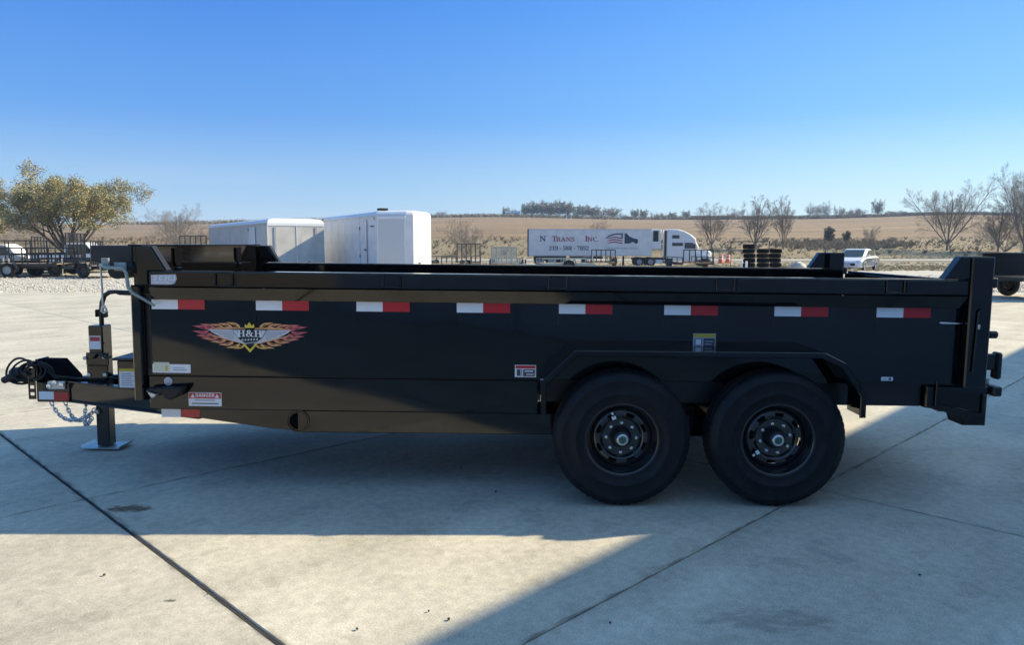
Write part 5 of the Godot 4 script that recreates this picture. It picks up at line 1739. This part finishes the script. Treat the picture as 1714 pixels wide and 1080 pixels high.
	var vn := thing("white_van", "white van roof showing at the far left edge behind the trailers", "van", bearing(-2, 62.0, -0.45), 0.1)
	var bd := MB.new()
	bd.prism(poly([[-2.4, 0.4], [-2.4, 1.9], [-2.2, 2.0], [1.0, 2.0], [1.5, 1.75], [1.9, 1.2], [2.6, 1.05], [2.7, 0.4]]), -0.95, 0.95, 0.1)
	part("body", bd, M.white, vn)
	wd = MB.new()
	wd.prism(poly([[0.3, 1.2], [0.3, 1.75], [1.0, 1.75], [1.5, 1.2]]), 0.953, 0.962)
	part("side_window", wd, M.glass_dark, vn)
	for x in [-1.6, 1.7]:
		for s in [1.0, -1.0]:
			simple_wheel(vn, Vector3(x, 0.34, 0.84 * s), 0.34, 0.22, 0.0 if s > 0 else PI, M.alu)
	# farm building on the ridge
	var fb := thing("farm_shed", "tiny white shed on the ridge left of the tree line", "shed", on_land(858, 424.0))
	part("wall", plate(Vector3(-4, -0.5, -3), Vector3(4, 2.4, 3), 0.0), M.white_sheet, fb)
	var rf := MB.new()
	rf.x = Transform3D(Basis(Vector3.UP, PI / 2), Vector3.ZERO)
	rf.prism(poly([[-3.3, 2.41], [0, 3.6], [3.3, 2.41]]), -4.2, 4.2)
	part("roof", rf, M.alu, fb)

# ---------------------------------------------------------------- trees and brush
# o: high, wide, trunk (share of the height that is bare), limbs, fan (degrees), kids per level, ang per level,
# ratio (child to parent length) per level, thick, leaves per twig, leaf size, fluff, colours
func make_tree(called: String, label: String, at: Vector3, seed_: int, o: Dictionary) -> Node3D:
	var t := thing(called, label, "tree", at, 0.0, o.get("group", "trees round the yard and on the hill"))
	var r := RandomNumberGenerator.new()
	r.seed = seed_
	var trunk := MB.new()
	var limbs := MB.new()
	var leaves := MB.new()
	var h: float = o.high
	var tl: float = o.trunk * h
	var lean := Vector3(r.randf_range(-0.06, 0.06), 1, r.randf_range(-0.06, 0.06))
	var pts := [Vector3(0, -0.3, 0), lean * tl * 0.5, lean * tl]
	trunk.tube(pts, [o.thick * 1.25, o.thick, o.thick * 0.85], 9, false)
	var n: int = o.limbs
	var a0 := r.randf() * TAU
	for k in n:
		var up: float = deg_to_rad(o.fan) * (r.randf_range(0.75, 1.15) if k > 0 else r.randf_range(0.0, 0.3))
		var az := a0 + TAU * k / maxf(n - 1, 1) + r.randf_range(-0.35, 0.35)
		var d := Vector3(sin(up) * cos(az), cos(up), sin(up) * sin(az))
		var from: Vector3 = lean * tl * r.randf_range(0.72, 1.0)
		var ln: float = (h - tl) * (0.95 if k == 0 else r.randf_range(0.78, 1.05) / maxf(cos(up), 0.62) * 0.85)
		limb(r, limbs, leaves, from, d, ln, o.thick * (0.72 if k == 0 else r.randf_range(0.45, 0.65)), 0, o)
	part("trunk", trunk, o.get("bark", M.bark), t)
	part("branches" if o.get("leaves", 0) == 0 else "limbs", limbs, o.get("bark", M.bark), t)
	if o.get("leaves", 0) > 0:
		part("crown", leaves, M.leaf, t)
	fit(t, trunk, limbs, o)
	return t

func limb(r: RandomNumberGenerator, mb: MB, leaves: MB, p: Vector3, dir: Vector3, len: float, rad: float, level: int, o: Dictionary) -> void:
	var kids: Array = o.kids
	var last := level >= kids.size()
	var n: int = [6, 4, 3, 2, 2][level]
	var pts := [p]
	var rr := [rad]
	var d := dir
	var wob: float = o.get("wobble", 0.13)
	for i in n:
		d = (d + Vector3(r.randf_range(-1, 1), r.randf_range(-1, 1), r.randf_range(-1, 1)) * wob + Vector3.UP * o.get("lift", 0.05)).normalized()
		pts.append(pts[i] + d * len / n)
		rr.append(rad * lerpf(1.0, 0.28, (i + 1.0) / n))
	mb.tube(pts, rr, 6 if level == 0 else (4 if level == 1 else 3), false)
	if o.get("leaves", 0) > 0 and level >= kids.size() - int(o.get("early", 0)):
		var ls: float = o.get("leaf", 0.2)
		var cs: Array = o.colours
		var base: Color = cs[r.randi() % cs.size()]
		for k in o.leaves:
			var u := r.randf()
			var c: Vector3 = p.lerp(pts[n], 0.3 + 0.8 * u) + Vector3(r.randfn(), r.randfn(), r.randfn()) * o.get("fluff", 0.2)
			var a := Vector3(r.randf_range(-1, 1), r.randf_range(-1, 1), r.randf_range(-1, 1)).normalized() * ls * r.randf_range(0.5, 1.2)
			var b := a.cross(Vector3(r.randf_range(-1, 1), r.randf_range(-1, 1), r.randf_range(-1, 1))).normalized() * ls * r.randf_range(0.3, 0.7)
			var kk := r.randf_range(0.75, 1.2)
			leaves.col = Color(base.r * kk, base.g * kk, base.b * kk)
			leaves.quad(c - a, c - b, c + a, c + b)
	if last:
		return
	var m: int = kids[level]
	var az := r.randf() * TAU
	for k in m:
		var u: float = lerpf(o.get("low", 0.25), 1.0, (k + r.randf_range(0.2, 0.9)) / m)
		u = minf(u, 0.98)
		var idx := mini(int(u * n), n - 1)
		var q: Vector3 = pts[idx].lerp(pts[idx + 1], u * n - idx)
		var dd: Vector3 = (pts[idx + 1] - pts[idx]).normalized()
		var sx := dd.cross(Vector3.UP if absf(dd.y) < 0.95 else Vector3.RIGHT).normalized()
		var sy := dd.cross(sx)
		az += 2.4 + r.randf_range(-0.5, 0.5)
		var sp: float = deg_to_rad(o.ang[level]) * r.randf_range(0.7, 1.25)
		var nd := (dd * cos(sp) + (sx * cos(az) + sy * sin(az)) * sin(sp)).normalized()
		var ln: float = len * o.ratio[level] * r.randf_range(0.75, 1.2) * (1.15 - 0.55 * u)
		limb(r, mb, leaves, q, nd, ln, maxf(rad * lerpf(1.0, 0.28, u) * 0.6, o.get("twig", 0.01)), level + 1, o)

func fit(t: Node3D, trunk: MB, limbs: MB, o: Dictionary) -> void:
	var top := 0.0
	var lo := Vector2.ZERO
	var hi := Vector2.ZERO
	for p in limbs.v:
		top = maxf(top, p.y)
		lo = lo.min(Vector2(p.x, p.z))
		hi = hi.max(Vector2(p.x, p.z))
	var side := (hi.x - lo.x + hi.y - lo.y) / 2.0
	t.set_meta("size", Vector2(side, top))
	t.scale = Vector3(o.wide / side, o.high / top, o.wide / side)

func sized(o: Node3D, label: String, at: Vector3, turn: float, wide: float, high: float) -> Node3D:
	var s: Vector2 = o.get_meta("size")
	var n := str(o.name).rstrip("0123456789").trim_suffix("_")
	return dup(o, n, label, at, turn, Vector3(wide / s.x, high / s.y, wide / s.x))

func grow(r: RandomNumberGenerator, trunk: MB, limbs: MB, leaves: MB, p: Vector3, dir: Vector3, len: float, rad: float, level: int, o: Dictionary) -> void:
	var pts := [p]
	var rr := [rad * (1.25 if level == 0 else 1.0)]
	var n := 3 if level < 3 else 2
	var d := dir
	var wob: float = o.get("wobble", 0.16)
	var last: float = o.get("levels", 5)
	var tip := rad * (0.62 if level < last else 0.3)
	for i in n:
		d = (d + Vector3(r.randf_range(-1, 1), r.randf_range(-0.6, 0.8), r.randf_range(-1, 1)) * wob + Vector3.UP * o.get("lift", 0.06)).normalized()
		pts.append(pts[i] + d * len / n)
		rr.append(lerpf(rad, tip, (i + 1.0) / n))
	(trunk if level == 0 else limbs).tube(pts, rr, 7 if level < 2 else (4 if level < 4 else 3), false)
	if o.get("leaves", 0) > 0 and level >= last - 1:
		var ls: float = o.get("leaf", 0.2)
		for k in o.leaves:
			var c: Vector3 = pts[n] + Vector3(r.randfn(), r.randfn() * 0.8, r.randfn()) * o.get("fluff", 0.45)
			var a := Vector3(r.randf_range(-1, 1), r.randf_range(-1, 1), r.randf_range(-1, 1)).normalized() * ls * r.randf_range(0.5, 1.2)
			var b := a.cross(Vector3(r.randf_range(-1, 1), r.randf_range(-1, 1), r.randf_range(-1, 1))).normalized() * ls * r.randf_range(0.25, 0.6)
			var cs: Array = o.colours
			var col: Color = cs[r.randi() % cs.size()]
			var kk := r.randf_range(0.65, 1.3)
			leaves.col = Color(col.r * kk, col.g * kk, col.b * kk)
			leaves.quad(c - a, c - b, c + a, c + b)
	if level >= last:
		return
	var kids: int = o.get("kids", 3) + (1 if r.randf() < 0.4 else 0)
	var spread: float = o.get("spread", 0.75)
	var a0 := r.randf() * TAU
	for k in kids:
		var u: float = 1.0 if k < o.get("tips", 2) else r.randf_range(o.get("low", 0.45), 0.95)
		var idx := mini(int(u * n), n - 1)
		var q: Vector3 = pts[idx].lerp(pts[idx + 1], u * n - idx)
		var sx := d.cross(Vector3.UP if absf(d.y) < 0.95 else Vector3.RIGHT).normalized()
		var sy := d.cross(sx)
		var az := a0 + TAU * k / kids + r.randf_range(-0.4, 0.4)
		var sp := spread * r.randf_range(0.55, 1.2)
		var nd := (d * cos(sp) + (sx * cos(az) + sy * sin(az)) * sin(sp)).normalized()
		nd.y += o.get("droop", 0.0) * level
		var f: float = o.get("shrink", 0.74) * r.randf_range(0.8, 1.15)
		grow(r, trunk, limbs, leaves, q, nd.normalized(), len * f, maxf(tip * (0.8 if k < 2 else 0.6), o.get("twig", 0.012)), level + 1, o)

func vegetation() -> void:
	var olive := [Color(0.27, 0.27, 0.13), Color(0.33, 0.28, 0.13), Color(0.36, 0.26, 0.11), Color(0.22, 0.24, 0.14), Color(0.33, 0.32, 0.22)]
	var T := {"high": 7.8, "wide": 9.4, "trunk": 0.15, "limbs": 11, "fan": 42.0, "kids": [8, 7, 6], "ang": [38, 42, 45], "ratio": [0.42, 0.5, 0.55], "thick": 0.27, "low": 0.4, "lift": 0.05, "twig": 0.012, "leaves": 17, "leaf": 0.085, "fluff": 0.22, "early": 0, "colours": olive, "bark": M.bark_dark}
	var big := make_tree("leafy_tree", "broad many stemmed tree with thin yellow green autumn leaves behind the left trailers", on_land(120, 58.0), 3, T)
	sized(big, "second yellow green tree, cut off by the left edge of the view", on_land(-78, 60.0), 2.2, 10.0, 7.2)
	# bare trees
	var B := {"high": 12.2, "wide": 12.6, "trunk": 0.12, "limbs": 8, "fan": 43.0, "kids": [10, 8, 7, 3], "ang": [40, 40, 42, 40], "ratio": [0.42, 0.48, 0.52, 0.55], "thick": 0.29, "low": 0.2, "lift": 0.05, "twig": 0.014, "wobble": 0.1}
	var bare := make_tree("bare_tree", "wide bare grey tree with a clear trunk standing alone near the right edge", on_land(1583, 128.0), 11, B)
	var C := {"high": 9.3, "wide": 7.4, "trunk": 0.08, "limbs": 7, "fan": 26.0, "kids": [9, 7, 6, 3], "ang": [36, 38, 40, 40], "ratio": [0.38, 0.48, 0.52, 0.55], "thick": 0.18, "low": 0.2, "lift": 0.06, "twig": 0.013, "wobble": 0.09}
	var bare2 := make_tree("bare_tree", "tall bare tree on the hillside directly above the tyre stacks, left of a pair", on_land(1262, 128.0), 23, C)
	var D := {"high": 6.4, "wide": 8.8, "trunk": 0.03, "limbs": 11, "fan": 52.0, "kids": [8, 6, 5, 3], "ang": [38, 40, 42, 40], "ratio": [0.42, 0.5, 0.52, 0.55], "thick": 0.1, "low": 0.12, "lift": 0.03, "twig": 0.013, "wobble": 0.14}
	var shrub := make_tree("bare_shrub", "low spreading bare shrub on the field right of the white trailers", on_land(778, 112.0), 31, D)
	sized(bare2, "bare hillside tree above the tyre stacks, right of a pair", on_land(1310, 130.0), 1.9, 5.6, 9.3)
	sized(bare2, "bare rounded tree behind the front of the semi truck", on_land(1190, 132.0), 3.6, 7.4, 8.0)
	sized(bare, "bare tree far behind the lower white trailer, pale against the sky", on_land(296, 135.0), 1.0, 8.5, 8.2)
	sized(bare, "tallest bare tree, at the right edge above the close black trailer", on_land(1712, 122.0), 2.4, 13.0, 15.2)
	sized(bare2, "bare leaning tree just left of the tallest one at the right edge", on_land(1668, 126.0), 4.4, 7.0, 8.6)
	sized(shrub, "brown bare shrub at the foot of the thicket near the right edge", on_land(1680, 124.0), 0.4, 12.0, 6.4)
	sized(shrub, "brown bare shrub below the pale bare tree behind the lower white trailer", on_land(310, 120.0), 2.0, 11.0, 5.2)
	sized(shrub, "brown bare shrub under the leafy tree, left of its trunk", on_land(50, 95.0), 1.0, 11.0, 5.4)
	sized(shrub, "small bare shrub on the slope above the roof of the semi trailer", on_land(1000, 150.0), 2.8, 6.0, 4.6)
	sized(shrub, "small bare shrub on the slope left of the lone bare tree", on_land(1455, 150.0), 1.8, 4.5, 3.4)
	# dark cedars on the slope
	var green := [Color(0.06, 0.08, 0.04), Color(0.085, 0.095, 0.05), Color(0.05, 0.065, 0.04)]
	var E := {"high": 3.0, "wide": 2.3, "trunk": 0.05, "limbs": 5, "fan": 22.0, "kids": [14, 6], "ang": [65, 50], "ratio": [0.34, 0.5], "thick": 0.06, "low": 0.02, "lift": 0.02, "leaves": 9, "leaf": 0.12, "fluff": 0.1, "early": 1, "colours": green}
	var cedar := make_tree("cedar_bush", "larger dark green cedar bush on the hillside above the white car", on_land(1386, 150.0), 41, E)
	sized(cedar, "smaller dark green cedar bush right of the larger one", on_land(1415, 150.0), 1.5, 1.5, 2.2)
	# trees on the ridge
	var far_c := [Color(0.17, 0.165, 0.11), Color(0.13, 0.14, 0.10), Color(0.20, 0.17, 0.12), Color(0.22, 0.175, 0.12)]
	var F := {"high": 8.0, "wide": 6.5, "trunk": 0.05, "limbs": 8, "fan": 42.0, "kids": [9, 5], "ang": [48, 48], "ratio": [0.42, 0.5], "thick": 0.2, "low": 0.15, "lift": 0.04, "twig": 0.03, "leaves": 7, "leaf": 0.36, "fluff": 0.35, "colours": far_c, "group": "trees along the ridge"}
	var ra := make_tree("ridge_tree", "dark leafy tree at the left end of the ridge tree line", on_land(878, 424.0), 51, F)
	var G := F.duplicate()
	G.colours = [Color(0.22, 0.18, 0.14), Color(0.27, 0.22, 0.17)]
	G.leaves = 1
	G.leaf = 0.2
	G.high = 7.0
	G.wide = 5.0
	G.kids = [8, 6, 4]
	G.ang = [40, 42, 45]
	G.ratio = [0.4, 0.5, 0.5]
	var rb := make_tree("ridge_tree", "thin brownish tree in the ridge line above the middle of the semi trailer", on_land(964, 428.0), 57, G)
	# bearing, width and height in metres, leafy or thin
	for q in [[893, 9, 10.5, 0, "second dark tree from the left end of the ridge line"], [906, 10, 11, 0, "third dark tree from the left end of the ridge line"], [920, 9, 10.5, 0, "fourth dark tree of the ridge line"], [934, 10, 11.5, 0, "tallest dark tree of the ridge line, left of its middle"],
			[949, 9, 11, 0, "sixth dark tree of the ridge line"], [975, 9, 9, 0, "dark tree right of the thin brown one on the ridge"], [990, 9, 8.5, 0, "dark tree above the truck mark of the semi trailer"], [1008, 8, 8, 1, "thin tree on the falling right end of the ridge line"], [1024, 8, 8, 0, "last dark tree of the closed ridge line"],
			[846, 4.5, 7, 0, "small dark tree left of the farm shed"], [857, 4, 6.5, 1, "small thin tree behind the farm shed"], [1042, 5, 4.2, 1, "tiny thin tree right of the closed ridge line"], [1062, 5.5, 6.8, 0, "left one of two round dark trees right of the ridge line"], [1075, 5.5, 7, 0, "right one of two round dark trees right of the ridge line"],
			[1097, 6.5, 5, 1, "thin low tree above the cab extender of the semi truck"], [1112, 6, 4.5, 1, "thin low tree above the semi truck sleeper"], [1123, 5, 5, 0, "small dark tree above the semi truck roof"], [1147, 5.5, 6.2, 0, "lone square dark tree above the semi truck windscreen"],
			[1356, 8, 11, 1, "thin tall ridge tree right of the bare pair"], [1375, 8, 11.5, 1, "second thin tall ridge tree right of the bare pair"], [1400, 6, 9, 1, "thin ridge tree above the dark cedar bushes"], [1418, 9, 7.5, 1, "low brownish ridge tree above the white car"], [1432, 9, 7, 1, "low brownish ridge tree right of the one above the white car"],
			[1465, 6.2, 12, 0, "single round headed ridge tree on a tall trunk right of the car"], [1492, 13, 4.6, 0, "low mounded dark tree left of the lone bare tree"], [1510, 10, 3.8, 0, "low mounded dark tree next to the lone bare tree"], [740, 6, 4.5, 1, "thin ridge tree just right of the taller white trailer"], [1225, 7, 5.2, 1, "thin ridge tree between the bare hillside trees"]]:
		sized(rb if q[3] else ra, q[4], on_land(q[0], 420.0 + fmod(q[0] * 7.3, 12.0)), fmod(q[0] * 1.7, 6.28), q[1] * 1.2, q[2] * 0.9)
	# tufts of dry grass and dark weeds
	var tm := MB.new()
	var r := RandomNumberGenerator.new()
	r.seed = 77
	for k in 14:
		var a := r.randf() * TAU
		var b := Vector3(cos(a), 0, sin(a)) * r.randf_range(0.0, 0.25)
		var tip := b + Vector3(r.randf_range(-0.35, 0.35), r.randf_range(0.5, 1.0), r.randf_range(-0.35, 0.35))
		var w := Vector3(-sin(a), 0, cos(a)) * 0.05
		tm.quad(b - w, b + w, tip + w * 0.3, tip - w * 0.3)
	var tuft := tm.mesh()
	var pale := []
	var dark := []
	r.seed = 78
	for i in 7000:
		var d := 107.0 + 60.0 * pow(r.randf(), 1.3)
		var p := Vector3(r.randf_range(-0.75, 0.75) * d, 0, -d)
		p.y = land(p.x, p.z) - 0.05
		var s := r.randf_range(0.15, 0.4)
		pale.append([Transform3D(Basis(Vector3.UP, r.randf() * TAU).scaled(Vector3(s * 1.6, s, s * 1.6)), p), r.randf_range(0.6, 1.2)])
	for i in 5000:
		var d := 45.0 + 48.0 * r.randf()
		var p := Vector3(r.randf_range(-0.75, 0.75) * d, 0, -d)
		p.y = land(p.x, p.z) - 0.03
		var s := r.randf_range(0.12, 0.3)
		pale.append([Transform3D(Basis(Vector3.UP, r.randf() * TAU).scaled(Vector3(s * 2.0, s, s * 2.0)), p), r.randf_range(0.6, 1.15)])
	for i in 1500:
		var px := 1320.0 + 190.0 * r.randf() + r.randfn() * 25.0
		var d := 140.0 + r.randfn() * 5.0
		if r.randf() < 0.42:
			px = r.randf_range(-40, 1760)
			d = 118.0 + 40.0 * r.randf()
		if r.randf() < 0.25:
			px = 30.0 + 330.0 * r.randf()
			d = 150.0 + 30.0 * r.randf()
		var p := on_land(px, d)
		var s := r.randf_range(0.4, 1.0)
		dark.append([Transform3D(Basis(Vector3.UP, r.randf() * TAU).scaled(Vector3(s * 1.7, s, s * 1.7)), p), r.randf_range(0.6, 1.3)])
	for i in 2600:
		var px := 1150.0 + 420.0 * r.randf() if r.randf() < 0.5 else r.randf_range(200, 1700)
		var p := on_land(px, 415.0 + r.randf_range(-6, 6))
		var s := r.randf_range(0.8, 2.6)
		dark.append([Transform3D(Basis(Vector3.UP, r.randf() * TAU).scaled(Vector3(s * 2.4, s, s * 2.4)), p), r.randf_range(0.7, 1.4)])
	scatter("dry_grass", tuft, M.tuft, pale, Color(0.44, 0.36, 0.20), "pale dry grass covering the slope beyond the road", "grass")
	scatter("dark_weeds", tuft, M.tuft, dark, Color(0.24, 0.19, 0.12), "dark withered weeds in strips along the slope and ridge", "weeds")
